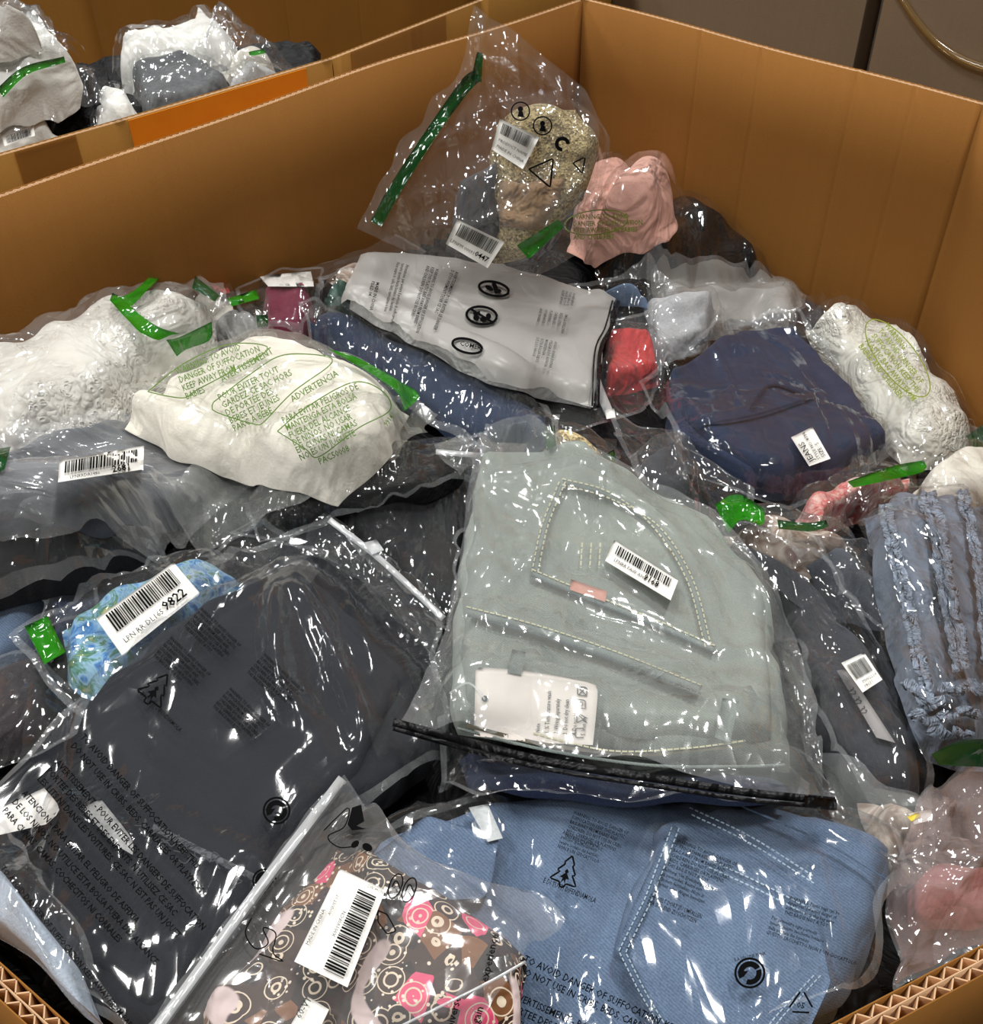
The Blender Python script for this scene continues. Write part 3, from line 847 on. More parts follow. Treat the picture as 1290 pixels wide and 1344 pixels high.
# twisted film rope running across the right carton's face
dd = (c2b - c2a) / np.linalg.norm(c2b - c2a); nn = np.array([dd[1], -dd[0]])
r_ = rays(resample([(1160, -40), (1205, 30), (1248, 70), (1300, 92), (1380, 110)], 30)); ob_ = c2a + nn * 0.012
t_ = ((ob_ - CAM[:2]) @ nn) / (r_[:, :2] @ nn); C_ = CAM + r_ * t_[:, None]; V, F = [], []
for c_ in C_:
    for j in range(6):
        an = j * math.pi / 3; V.append((c_[0] + nn[0] * 0.007 * math.cos(an), c_[1] + nn[1] * 0.007 * math.cos(an), c_[2] + 0.007 * math.sin(an)))
for i in range(len(C_) - 1):
    for j in range(6): F.append((i * 6 + j, i * 6 + (j + 1) % 6, i * 6 + 6 + (j + 1) % 6, i * 6 + 6 + j))
link_mesh('film_rope', V, F, TAPE, c2)
# ------------------------------------------------------------------ the heap in the front bin
HF = Field((0, 0, 0), (1, 0, 0), (0, 1, 0), (0, 0, 1), -0.80, 0.80, 0.12, 1.95, 0.007, 1.22, 0.35)
anch = [(0, 440, .755), (310, 375, .79), (470, 320, .82), (650, 345, .84), (870, 270, .86), (1000, 355, .92), (1255, 490, .98), (1290, 620, .94),
        (0, 600, .76), (300, 600, .775), (640, 500, .81), (900, 600, .83), (0, 800, .71), (300, 800, .72), (640, 800, .735), (1000, 800, .76), (1290, 800, .80),
        (0, 1100, .635), (300, 1150, .645), (640, 1150, .645), (1000, 1150, .65), (1290, 1150, .66), (600, 1344, .62), (60, 1300, .615), (1150, 1300, .625)]
A_ = np.array([at_z([(a, b)], 1.55 - c)[0] for a, b, c in anch])
def quad(x, y): return np.stack([np.ones_like(x), x, y, x * x, x * y, y * y, y ** 3], -1)
cf = np.linalg.lstsq(quad(A_[:, 0], A_[:, 1]), A_[:, 2], rcond=None)[0]
gx, gy = HF.grid()
HF.H = np.clip(quad(gx, gy) @ cf, 0.45, 0.95) + 0.006 * Noise(3)(gx, gy, 3.5)
# body of the heap: the bags buried below, which nobody could count
inside = np.ones_like(gx, bool)
pl = [pF, pA, pB, pC1, pC2, pD, pE]
def keep_in(pl, m):
    out = []
    for i in range(len(pl)):
        a, b = np.array(pl[i]), np.array(pl[(i + 1) % len(pl)]); d = (b - a) / np.linalg.norm(b - a); nr = np.array([-d[1], d[0]])
        out.append((a + nr * m, nr))
    return out
HF.keep = keep_in(pl, 0.016)
for i in range(len(pl)):
    a, b = pl[i], pl[(i + 1) % len(pl)]; dd = (b - a) / np.linalg.norm(b - a)
    inside &= (dd[0] * (gy - a[1]) - dd[1] * (gx - a[0])) > 0.012
st = 3
I = inside[::st, ::st]; X, Y, Z = gx[::st, ::st], gy[::st, ::st], HF.H[::st, ::st] - 0.012
ids = -np.ones(I.shape, int); ids[I] = np.arange(I.sum())
V = np.stack([X[I], Y[I], Z[I]], 1); nv = len(V); V = np.vstack([V, np.stack([X[I], Y[I], np.full(nv, 0.16)], 1)])
q = np.stack([ids[:-1, :-1], ids[:-1, 1:], ids[1:, 1:], ids[1:, :-1]], -1).reshape(-1, 4); q = q[(q >= 0).all(1)]
ed = {}
for f in q.tolist():
    for i in range(4): ed[(f[i], f[(i + 1) % 4])] = 1
sd = [(a, a + nv, b + nv, b) for (a, b) in ed if (b, a) not in ed]
tag(link_mesh('buried_clothes', V, q.tolist() + (q[:, ::-1] + nv).tolist() + sd, BLACK2), 'dark bags of clothes buried at the bottom of the heap', 'clothes', None, 'stuff')
GRP = 'bagged clothes in the front bin'
def B(name, label): return Bag(HF, name, label, 'clothing bag', GRP)
WARN = ['WARNING: TO AVOID DANGER OF', 'SUFFOCATION KEEP THIS PLASTIC', 'BAG AWAY FROM BABIES AND', 'CHILDREN. DO NOT USE IN CRIBS,', 'BEDS, CARRIAGES OR PLAYPENS.', 'THIS BAG IS NOT A TOY.']
WARN2 = ['Achtung: Um Erstickungsgefahr', 'zu vermeiden, Beutel von', 'Kindern fernhalten. Nicht in', 'Betten oder Wagen benutzen.']

# ---- invented dark bags, put in so the gaps between real ones read black
def filler(label, out, mat, T=0.03, fm=None):
    b = B('bagged_garment', label); b.garment(out, mat, T, lump=0.25, folds=0.01); b.film(out, fm or CLEAR_L, 0.006, seal=False); return b
filler('added black bundle darkening the gap below the beige boucle bundle', '700,590* 860,600* 930,720* 720,700*', BLACK2)
filler('added black bundle darkening the gap between the charcoal jeans and dusty blue dress', '1110,740* 1190,760* 1215,900* 1140,880*', BLACK2, 0.03)
filler('added dark bundle darkening the gap along the left wall behind the white lace bag', '20,420* 190,350* 240,380* 40,460*', CHAR, 0.04)
filler('added dark bundle darkening the gap left of the white lace bag on the right', '1000,380* 1080,390* 1100,470* 1010,450*', CHAR, 0.03)
filler('added black bundle darkening the gap beneath the green-taped clear bag', '940,690* 1110,720* 1150,800* 1000,780*', BLACK2, 0.02)

# ---- far corner
b = B('bagged_garment', 'shiny black garment bag in the far right corner')
b.garment('788,330* 850,285 905,252* 955,246 985,285* 998,350 900,366 800,366*', BLACK2, 0.095, lump=0.2, folds=0.012, edge=0.05)
b.film('780,340* 900,262 955,250* 978,285 1004,365* 900,374 790,372*', m_film('thin_glossy_film', 0.006, 1.4, 0.08, 0.8, 14, (2.2, 0.8, 1), 0.4), 0.006, seal=False)

b = B('bagged_garment', 'blush pink garment with olive warning print beside the tall clear bag')
b.garment('760,230* 850,190* 892,262 880,300* 800,322 745,300*', PINK, 0.085, lump=0.22, folds=0.012, lf=14)
b.film('752,225* 800,185 852,172* 872,215 908,262 890,306* 800,328 735,306*', CLEAR_S, 0.007, seal=False)
b.text(['WARNING: TO AVOID', 'DANGER OF SUFFOCATION', 'KEEP AWAY FROM BABIES', 'AND CHILDREN'], (752, 288), (1, -0.02), 6.5, INKOLIVE, sx=0.8, bold=0.02)
b.ribbon(ell(782, 292, 42, 16, -6), 1.6, INKOLIVE, 'printed_frame', closed=True)

b = B('bagged_garment', 'blank clear bag tail crumpled against the left wall beside the tall bag')
b.garment('430,360* 470,345* 490,365* 450,385*', EARTH, 0.03)
b.film('335,362* 420,332 505,300* 560,330* 480,372*', CLEAR_C, 0.012, 0.04)

b = B('bagged_garment', 'dark green patterned garment next to the maroon one')
b.garment('424,372* 468,356* 462,395* 424,412*', m_mottled('green_print', [rgb(28, 44, 40), rgb(58, 92, 78), rgb(120, 140, 132)], 30), 0.05)
b.film('416,362* 474,350* 470,405* 418,420*', CLEAR, 0.005)

b = B('bagged_garment', 'maroon garment with a white card in a clear bag by the left wall')
b.garment('348,384* 412,388* 412,425 400,446* 338,442*', MAROON, 0.05, lump=0.12, edge=0.014, folds=0.012)
b.patch('340,362* 408,356* 412,376* 352,376*', PAPER, 'card', 0.002, label='white card')
b.film('308,378* 350,352 424,350* 424,420 400,452* 320,452*', CLEAR_S, 0.006)

b = B('bagged_garment', 'small white bag with a red trim at the left wall')
b.garment('228,378* 296,366* 304,392* 240,402*', CREAM, 0.06, folds=0.02)
b.patch('276,372* 296,368* 302,384* 286,388*', RED, 'trim', label='red trim')
b.film('220,372* 300,360* 310,398* 236,408*', CLEAR, 0.006, seal=False)

b = B('bagged_garment', 'crumpled clear bag of pale grey cloth between white lace and maroon')
b.garment('276,398* 340,392* 342,430 330,446* 276,446*', GREYWEB, 0.06, folds=0.03)
b.film('268,390* 348,376* 356,440* 268,456*', CLEAR_C, 0.014, 0.035, seal=False)
b.patch('298,392* 336,380* 340,392* 304,402*', GREEN, 'tape_strip', label='green tape strip')
b.patch('336,414* 352,412* 352,428* 338,430*', DKGREEN, 'tape_strip')

# ---- white lace bag on the left
b = B('bagged_garment', 'puffy white lace garment with a green tape ring at the left wall')
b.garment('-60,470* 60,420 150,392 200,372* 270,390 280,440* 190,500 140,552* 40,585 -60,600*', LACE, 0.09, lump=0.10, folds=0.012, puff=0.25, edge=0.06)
b.film('-70,470* 60,412 140,385 178,345* 240,350 300,378 285,440* 200,505 148,560* 40,595 -70,610*', m_film('milky_clear_film', 0.10, 1.2, 0.08, 0.7, 11, (1.9, 0.8, 1), 0.8, hazecol=rgb(236, 236, 232)), 0.010, 0.05, seal=False)
b.patch('172,384* 198,362* 212,362* 188,386 166,410 190,432 222,440* 204,446 172,424 144,394*', GREEN, 'tape_strip', 0.006, label='green tape band')
b.patch('222,440* 204,446 172,424 144,394* 150,384 172,404* 206,428 236,438*', GREEN, 'tape_strip', 0.0065)
b.patch('218,446* 236,442 278,422* 276,446 244,458* 232,468*', GREEN, 'tape_strip', 0.006)
b.patch('256,362* 288,388* 282,396* 252,378*', DKGREEN, 'tape_strip', 0.006)

# ---- right rear
b = B('bagged_jeans', 'faded blue denim bundle tucked against the right wall')
b.garment('1172,430* 1250,448* 1258,500* 1190,500*', MIDBLUE, 0.09, folds=0.02)
b.film('1165,425* 1262,436* 1266,512* 1186,505*', CLEAR, 0.006, seal=False)

b = B('bagged_garment', 'frosted grey bag behind the navy jeans')
b.garment('860,372* 1040,382* 1035,432* 880,440*', GREYWEB, 0.03, lump=0.05, edge=0.018)
b.film('848,346* 960,362 1066,358* 1040,440* 850,440*', m_film('frosted_grey_film', 0.55, 0.7, 0.25, 0.5, 9, hazecol=rgb(160, 158, 153)), 0.006, 0.12)

b = B('bagged_garment', 'pale grey shirt bag between the red bundle and navy jeans')
b.garment('846,392* 940,398* 930,448* 862,470*', m_cloth('silver_cloth', rgb(176, 178, 180), 300, 10, 0.5, 0.06), 0.035, edge=0.015, folds=0.008)
b.garment('768,372* 848,376* 850,392* 772,386*', BLUE, 0.04, name='denim_edge')
b.film('745,372* 850,356 955,400* 930,462* 850,480 815,430*', CLEAR, 0.006)

b = B('bagged_garment', 'bright red garment squeezed behind the grey printed bag')
b.garment('792,440* 852,444* 868,492* 800,508*', RED, 0.038, folds=0.008, lf=12, edge=0.014)
b.film('775,425* 856,405 885,470* 850,540 720,575* 690,525*', CLEAR_C, 0.010, 0.05)
b.ribbon([(776, 480), (786, 510), (802, 548)], 12, ZIPCLEAR, 'zip_track', 0.006, raise_=0.003)
b.patch('794,538* 806,536* 808,548* 796,550*', PAPER, 'zip_slider', 0.010, thick=0.006)

b = B('bagged_garment', 'white crochet garment with olive print against the right wall')
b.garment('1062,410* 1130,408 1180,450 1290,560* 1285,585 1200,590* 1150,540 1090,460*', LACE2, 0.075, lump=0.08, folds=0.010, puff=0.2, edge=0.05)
b.film('1045,385* 1100,385 1140,405 1195,455 1310,560* 1300,610 1210,612* 1150,560 1070,470*', CLEAR, 0.008, seal=False)
b.ribbon(ell(1178, 470, 62, 24, 52), 1.6, INKOLIVE, 'printed_frame', closed=True)
b.text(['WARNING', 'TO AVOID DANGER OF', 'SUFFOCATION KEEP THIS', 'PLASTIC BAG AWAY FROM', 'BABIES AND CHILDREN'], (1160, 428), (0.62, 0.78), 8, INKOLIVE, sx=0.75, off=0.005, bold=0.02)
b.patch('1268,572* 1292,556* 1296,592* 1280,592*', DKGREEN, 'tape_strip', 0.005)

b = B('bagged_jeans', 'dark navy jeans in a clear bag with a small white size sticker')
b.garment('876,500* 950,440 1040,438* 1110,505 1168,580* 1080,640 985,640* 880,580*', NAVY, 0.04, lump=0.04, smooth=False, edge=0.014)
g = b.garment('885,545* 960,520 1100,545* 1160,582* 1080,632 990,634*', NAVY, 0.012, lump=0.05, name='leg_fold', lift=0.004)
b.ribbon([(905, 560), (990, 545), (1070, 520)], 3, THREAD_N, 'seam', 0.002, parent=g)
b.ribbon([(985, 535), (1010, 505), (1050, 515)], 3, THREAD_N, 'pocket_seam', 0.002, parent=g)
b.film('838,500* 940,432 1046,410* 1110,490 1185,585* 1100,655 1030,668* 900,620*', CLEAR_S, 0.006, 0.09, ridges=(([(935, 455), (955, 500), (962, 530)], 0.008, 0.008), ([(890, 570), (940, 550), (1000, 540)], 0.008, 0.009), ([(1060, 520), (1080, 560), (1075, 590)], 0.007, 0.008), ([(860, 500), (900, 470), (960, 430)], 0.008, 0.010), ([(900, 600), (980, 640), (1050, 650)], 0.010, 0.010)))
b.sticker([(1062, 612), (1038, 574), (1066, 560), (1090, 602)], None, (('JEANS', 0.12, 0.36, 8), ('STYLE NO. 8734', 0.10, 0.62, 4.2), ('SIZE: S', 0.12, 0.88, 5.5)), 'size_sticker', label='small white size sticker')

# ---- middle
b = B('bagged_garment', 'beige boucle bundle with dark green tape behind the pale jeans')
b.garment('716,570* 800,585* 806,625* 720,605*', BOUCLE, 0.06, folds=0.015, puff=0.3)
b.film('702,560* 810,575* 815,640* 712,618*', CLEAR, 0.006, seal=False)
b.patch('712,562* 728,558* 730,585* 718,592*', DKGREEN, 'tape_strip', 0.005)
b.patch('778,604* 806,590* 812,625* 786,632*', DKGREEN, 'tape_strip', 0.005)

b = B('bagged_garment', 'black item in a badly crumpled clear bag between pale and navy jeans')
b.garment('818,600* 880,600* 935,670* 860,690*', CHAR, 0.05, folds=0.03)
b.film('795,535* 850,560 900,590* 990,640 985,690* 900,700 850,680*', CLEAR_C, 0.018, 0.05)

b = B('bagged_jeans', 'long rolled indigo jeans in clear film beside the grey printed bag')
b.garment('402,408* 440,412* 560,470 700,530 722,575* 640,585* 540,525 420,442*', INDIGO, 0.05, lump=0.06, puff=0.0, edge=0.05)
b.film('392,398* 450,408* 570,462 720,530 738,580* 640,595* 520,530 405,450*', CLEAR_L, 0.006, 0.06)

b = B('bagged_garment', 'grey printed poly bag with three warning icons in the middle of the heap')
b.garment('480,345* 640,358 802,398* 776,525* 640,492 458,402*', GREYWEB, 0.03, lump=0.08, edge=0.02)
b.film('475,336* 640,350 808,392* 796,440 778,535* 640,500 560,460 448,402*', GREYPOLY, 0.004, 0.10, seal=False, jitter=0.002)
b.ribbon([(812, 394), (802, 430), (788, 460), (784, 535)], 5, ZIPBLACK, 'zip_track', 0.005, raise_=0.003)
b.ribbon([(804, 394), (794, 430), (781, 460), (777, 533)], 2.2, ZIPBLACK, 'zip_line', 0.005)
for i, (x, y, rr) in enumerate(((648, 379, 12), (632, 414, 6), (613, 454, 14))):
    b.ribbon(ell(x, y, 20, 9 if i != 1 else 11.5, rr), 3.4, INK, 'warning_icon', closed=True, off=0.004, step=3)
b.poly([ell(642, 378, 6, 3, 30), ell(654, 382, 4, 3), [(645, 372), (650, 370), (656, 384), (650, 386)]], INK, 'warning_icon', 0.005)
b.ribbon([(617, 405), (648, 424)], 3, INK, 'warning_icon', off=0.005, smooth=False)
b.poly([ell(625, 417, 4, 4), ell(634, 419, 4, 3.5), ell(641, 415, 3.5, 4), [(620, 410), (630, 408), (630, 413), (622, 414)]], INK, 'warning_icon', 0.0045)
b.text('COMER', (603, 453), (0.96, 0.22), 6, INK, off=0.005)
tl = ['Attenzione: per evitare il pericolo di soffocamento', 'tenere questa busta lontano dai bambini', 'Non usare in culle, letti, carrozzine o box']
b.text(tl, (533, 347), (-0.26, 0.97), 4.6, INK, sx=0.62, off=0.005)
b.text(['WARNING: TO AVOID DANGER OF SUFFOCATION', 'KEEP THIS PLASTIC BAG AWAY FROM BABIES', 'AND CHILDREN. DO NOT USE IN CRIBS'], (572, 352), (-0.3, 0.95), 4.6, INK, sx=0.6, off=0.005)
b.text(['AVERTISSEMENT: POUR EVITER LE DANGER', 'D ETOUFFEMENT TENIR CE SAC'], (598, 356), (-0.36, 0.93), 4.6, INK, sx=0.66, off=0.005)
b.text(['MADE IN CHINA', 'PE-LD 04'], (494, 370), (-0.24, 0.97), 4.6, INK, sx=0.8, off=0.005)
b.text(['WARNING', 'THIS BAG IS', 'NOT A TOY', 'KEEP AWAY'], (752, 384), (-0.22, 0.97), 3.6, INKGREY, sx=0.7, off=0.005)
b.text(['SMALL CHILDREN', 'BEDS, CRIBS', 'CARRIAGES', 'PLAYPENS', 'OF INFANTS', 'AND BABIES'], (742, 412), (-0.22, 0.97), 3.8, INKGREY, sx=0.62, lead=1.8, off=0.005)
b.text(['AVISO: PARA EVITAR', 'PELIGRO DE ASFIXIA', 'MANTENGA', 'ESTA BOLSA LEJOS', 'DE LOS NINOS'], (728, 448), (-0.22, 0.97), 3.8, INKGREY, sx=0.72, lead=1.6, off=0.005)

# ---- black bags in the middle
b = B('bagged_garment', 'flat black garment bag behind the pale jeans')
b.garment('440,690* 540,630 625,640* 600,800* 560,790*', BLACK, 0.03)
b.film('300,700* 480,610 640,575* 612,720 590,830* 500,740*', CLEAR_L, 0.008, 0.07)

b = B('bagged_garment', 'black film bag lying under the cream warning-printed bag')
b.garment('360,650* 480,610 610,580* 600,640 470,660* 380,690*', BLACK2, 0.025, folds=0.015)
b.film('320,662* 500,600 640,568* 620,640 470,676* 340,712*', CLEAR_L, 0.008, 0.06)
b = B('empty_bag', 'corner of an empty zip bag poking out beside the pale jeans')
b.film('571,590* 630,594* 622,640 605,655* 585,625*', MILKY, 0.008, 0.05)
b.ribbon([(572, 593), (632, 598)], 7, ZIPCLEAR, 'zip_track', 0.005, raise_=0.002)

# ---- left middle
b = B('bagged_jeans', 'folded light blue jeans at the left edge under black cloth')
b.garment('-60,800* 60,748 104,748* 60,810 20,872* -60,930*', BLUE, 0.035)
b.film('-70,790* 110,742* 25,885* -70,945*', CLEAR, 0.004)
b = B('bagged_jeans', 'dark indigo denim sliver beside the light blue jeans')
b.garment('70,800* 100,752 180,745* 150,790 120,815* 60,850*', INDIGO, 0.02)
b.film('60,800* 105,748 190,742* 120,830* 50,860*', CLEAR, 0.004)
b = B('bagged_garment', 'dark bundle at the left edge below the light blue jeans')
b.garment('-60,930* 30,860 70,900* 60,960* -60,1010*', m_cloth('plum_black', rgb(40, 32, 36), 400, 9, 0.6), 0.03)
b.film('-60,900* 20,870 130,905* 110,960 0,1010* -60,1040*', CLEAR_C, 0.010, 0.05)

b = B('bagged_garment', 'black cloth roll under the grey bag with label 2681')
b.garment('-60,705* 80,690 185,680* 200,700 205,735* 100,755 -60,785*', BLACK, 0.055, folds=0.02, lump=0.15)
b.film('-60,690* 180,665* 225,745* -60,800*', CLEAR_C, 0.010, 0.05)

b = B('bagged_garment', 'slate grey garment in clear film with barcode label 2681')
b.garment('-60,600* 60,575 150,556* 250,600 290,640* 180,690 -60,700*', CHAR2, 0.035)
b.film('-60,585* 150,552* 260,590 335,632* 205,740 -60,712*', m_film('cloudy_film', 0.14, 1.0, 0.12, 0.6, 14, (1.2, 3, 1), 0.5), 0.005, 0.09)
b.sticker([(78, 604), (189, 585), (188, 616), (76, 633)], (0.07, 0.93, 0.10, 0.62), (('LPNRRDA1486', 0.14, 0.92, 4.5), ('2681', 0.64, 0.92, 9, 'x', 0.02)), seed=2, off=0.018)
b.patch('-8,590* 14,586* 6,615* -8,625*', DKGREEN, 'tape_strip', 0.004)
b = B('empty_bag', 'loose clear film flap over black cloth left of centre')
b.film('205,660* 262,612 330,628* 470,640 300,720 265,730*', MILKY, 0.010, 0.06)

b = B('bagged_garment', 'cream garment in a bag printed with green warnings in three languages')
b.garment('155,535* 235,482 345,444* 450,468 535,520* 500,585 440,640* 330,610 250,585*', CREAM, 0.062, lump=0.06, puff=0.08, edge=0.045, folds=0.008)
b.film('146,538* 230,478 345,436* 450,458 575,543* 500,610 430,656* 330,622 246,588*', m_film('white_clear_film', 0.10, 0.7, 0.16, 0.35, 12, hazecol=rgb(236, 234, 222)), 0.005, 0.07, seal=False, lift=0.018)
b.patch('430,458* 470,470 545,512* 550,522 530,540* 520,514 480,486*', GREEN, 'tape_strip', 0.005)
ce = (0.93, -0.36)
b.text(['WARNING: TO AVOID', 'DANGER OF SUFFOCATION', 'KEEP AWAY FROM', 'BABIES'], (232, 492), (0.93, -0.37), 9, INKGREEN, sx=0.72, lead=1.3)
b.ribbon([(194, 514), (240, 478), (300, 452), (352, 456), (318, 480), (258, 512), (244, 522), (220, 520)], 1.5, INKGREEN, 'printed_frame', closed=True)
b.text('AVERTISSEMENT', (292, 502), (0.86, -0.50), 9, INKGREEN, sx=0.85, bold=0.012)
b.text(['POUR ÉVITER TOUT', 'GARDEZ CE SAC HORS', 'DE PORTÉE DES', 'BEBES ET JEUNES', 'PARC À BÉBÉ'], (288, 526), (0.87, -0.42), 9, INKGREEN, sx=0.78, lead=1.25)
b.ribbon([(280, 528), (330, 490), (372, 466), (430, 468), (432, 480), (384, 515), (345, 555), (335, 557), (282, 540)], 1.5, INKGREEN, 'printed_frame', closed=True)
b.text('ADVERTENCIA', (384, 528), (0.86, -0.50), 9, INKGREEN, sx=0.85, bold=0.012)
b.text(['PARA EVITAR PELIGROS DE', 'MANTENGA ESTA BOLSA', 'FUERA DEL ALCANCE', 'DE NIÑOS. NO USAR', 'EN CUNAS NI CAMAS', 'NO ES UN JUGUETE'], (372, 556), (0.90, -0.42), 9, INKGREEN, sx=0.72, lead=1.2)
b.ribbon([(364, 566), (400, 536), (462, 502), (500, 512), (512, 538), (470, 562), (418, 600), (402, 590)], 1.5, INKGREEN, 'printed_frame', closed=True)
b.text('PAC50008', (420, 610), (0.90, -0.42), 9, INKGREEN, sx=0.8)
b.text('9914', (508, 560), (0.6, -0.8), 7, INKGREEN, sx=0.8)

# ---- blue print bag, large black bag
b = B('bagged_garment', 'blue and green printed garment with barcode label 9822 and green tape')
b.garment('75,815* 180,760 260,735* 330,760* 200,850 130,915* 90,880*', SEA, 0.03, folds=0.012)
b.film('10,835* 100,780 240,735 350,690* 420,720* 250,820 120,950* 60,900*', CLEAR_C, 0.012, 0.06)
b.patch('32,822* 62,808* 86,856* 58,872*', GREEN, 'tape_strip', 0.005, label='green tape strip')
b.sticker([(126, 812), (228, 738), (262, 778), (160, 860)], (0.10, 0.92, 0.06, 0.52), (('LPN RR DL165', 0.10, 0.84, 7.5), ('9822', 0.62, 0.84, 13, 'x', 0.02)), seed=4, off=0.006)

b = B('bagged_jeans', 'large black jeans bag covered with black suffocation warnings at lower left')
b.garment('120,940* 200,850 290,790 390,745* 540,885 570,1000* 430,1090 330,1250* 210,1400 60,1250*', BLACK, 0.032, lump=0.05, smooth=False, edge=0.012, settle=0.06)
g = b.garment('60,1120* 135,945 300,806 388,760* 470,838 530,905* 470,1010 330,1200* 215,1340 90,1240*', BLACK, 0.008, lump=0.05, name='leg_fold', lift=0.004, smooth=False, edge=0.006)
b.ribbon([(200, 1085), (300, 1135), (360, 1165)], 9, m_cloth('frayed_grey', rgb(96, 98, 102), 200, 60, 1.0, 0.3), 'frayed_hem', 0.003, parent=g)
for i in range(26):
    x = 190 + i * 6.2 + random.uniform(-3, 3); y = 1092 + (x - 200) * 0.46 + random.uniform(-10, 12)
    b.ribbon([(x, y), (x + random.uniform(-8, 8), y + random.uniform(-9, 9)), (x + random.uniform(-14, 14), y + random.uniform(-4, 14)), (x + random.uniform(-14, 14), y + random.uniform(-4, 10))], 1.3, INKGREY, 'loose_thread', 0.004, parent=g, step=3)
b.patch('-10,1066* 58,1034* 78,1062 60,1082* -10,1098*', PAPER, 'tag_and_glare', 0.004, label='white paper tag merged with painted film glare')  # partly a white tag, partly glare of the crinkled film painted as paper
b.patch('108,1062* 132,1048* 172,1100 174,1122* 150,1108*', GREYWEB, 'tag_and_glare', 0.004)  # pale patch standing in for bright glare on the crinkled film
b.film('-40,1070* 120,895 260,745 430,678* 575,800 590,1000* 450,1100 240,1344* 180,1420 40,1260*', BLACKFILM, 0.009, 0.10, jitter=0.003, ridges=(
    ([(372, 758), (362, 830), (372, 900), (412, 975)], 0.014, 0.016), ([(384, 758), (432, 850), (468, 940), (486, 1010)], 0.014, 0.012), ([(280, 800), (340, 770), (372, 758)], 0.007, 0.010),
    ([(440, 760), (470, 830), (500, 900)], 0.006, 0.012), ([(150, 960), (180, 1000), (200, 1050)], 0.008, 0.014), ([(60, 1040), (130, 1090), (210, 1130)], 0.008, 0.012),
    ([(180, 1200), (120, 1235), (90, 1290)], 0.006, 0.010), ([(520, 890), (560, 930), (580, 1000)], 0.008, 0.010), ([(440, 690), (480, 780), (560, 870)], 0.006, 0.010)))
b.film('425,680* 500,735 585,812* 594,905 568,900* 480,800 396,738*', CLEAR_C, 0.014, 0.035, name='film_margin', seal=False, gap=0.004)
b.ribbon([(432, 682), (500, 735), (582, 812)], 8, ZIPCLEAR, 'zip_track', 0.005, raise_=0.002)
b.patch('478,712* 494,708* 504,722* 488,728*', ZIPCLEAR, 'zip_slider', 0.010, thick=0.006)
wd = (0.80, 0.60)
b.text(['TO AVOID DANGER OF SUFFOCATION KEEP THIS', 'DO NOT USE IN CRIBS, BEDS, CARRIAGES OR PLAYPENS'], (105, 968), (0.66, 0.75), 9, INK, sx=0.82, lead=1.9, bold=0.02)
b.text(['AVERTISSEMENT - POUR EVITER LES DANGERS DE SUFFOCATION', 'PORTEE DES BEBES ET DES ENFANTS. N UTILISEZ CE SAC', 'LES LITS NI DANS LES VOITURES. CE SAC N EST PAS UN JOUET'], (72, 1002), (0.66, 0.75), 9, INK, sx=0.80, lead=1.75, bold=0.02)
b.text(['ATENCION - PARA EVITAR EL PELIGRO DE ASFIXIA', 'DE LOS NINOS. NO UTILICE ESTA BOLSA FUERA DEL ALCANCE', 'PARA CUNAS, CAMAS, COCHECITOS NI CORRALES'], (28, 1042), (0.66, 0.75), 9, INK, sx=0.80, lead=1.9, bold=0.02)
for (x, y) in ((222, 838), (262, 800), (300, 905), (345, 860)):
    b.text(WARN, (x, y), (0.72, 0.69), 4.6, INK, sx=0.7, bold=0.02)
def pine(b, cx, cy, s, rot, mat=INK):
    c, sn = math.cos(rot), math.sin(rot)
    P = [(0, -1), (.32, -.5), (.18, -.5), (.55, 0), (.34, 0), (.78, .55), (.14, .55), (.14, .8), (-.14, .8), (-.14, .55), (-.78, .55), (-.34, 0), (-.55, 0), (-.18, -.5), (-.32, -.5)]
    f = lambda q: [(cx + s * (x * c - y * sn), cy + s * (x * sn + y * c)) for x, y in q]
    b.ribbon(f(P), 2.4, mat, 'pine_tree_mark', 0.004, smooth=False, closed=True, step=3)
    b.poly([f([(.0, -.25), (.12, -.1), (.05, .0), (.28, .3), (.1, .3), (.12, .6), (0, .4), (-.12, .6), (-.1, .3), (-.28, .3), (-.05, 0), (-.12, -.1)])], mat, 'pine_tree_mark', 0.004)
def green_dot(b, cx, cy, r, rot=0, sq=1.0):
    b.ribbon(ell(cx, cy, r, r * sq, rot), r * 0.16, INK, 'recycling_dot', 0.004, closed=True, step=3)
    e = lambda a0, a1, rr, x=0, y=0: ell(cx + x, cy + y, rr, rr * sq, rot, 14, a0, a1)
    b.poly([np.vstack([e(150, 330, r * .82), e(330, 150, r * .42)]), np.vstack([e(-20, 110, r * .82), e(110, -20, r * .45)]),
            [(cx - r * .9, cy - r * .1), (cx - r * .1, cy - r * .15), (cx - r * .45, cy + r * .3)]], INK, 'recycling_dot', 0.0042)
pine(b, 204, 906, 26, 0.65)
b.text('È DI TUTTI DIFENDIAMOLA', (180, 908), (0.72, 0.69), 6, INK, sx=0.75)
green_dot(b, 363, 1064, 17)
green_dot(b, 347, 1156, 15)

b = B('bagged_jeans', 'pale blue garment bag with a warning line at the bottom left rim')
b.garment('-60,1130* 0,1140 40,1190* 120,1290 150,1400* 90,1400 -60,1250*', m_cloth('ice_blue_cloth', rgb(168, 180, 194), 500, 8, 0.3, 0.06), 0.03)
b.film('-60,1090* 0,1080 60,1150* 130,1260 190,1420* 90,1420 -60,1260*', CLEAR_L, 0.007, 0.06)
b.text('TO AVOID DANGER OF SUFFOCATION KEEP AWAY FROM BABIES', (0, 1140), (0.63, 0.78), 8, INK, sx=0.85)

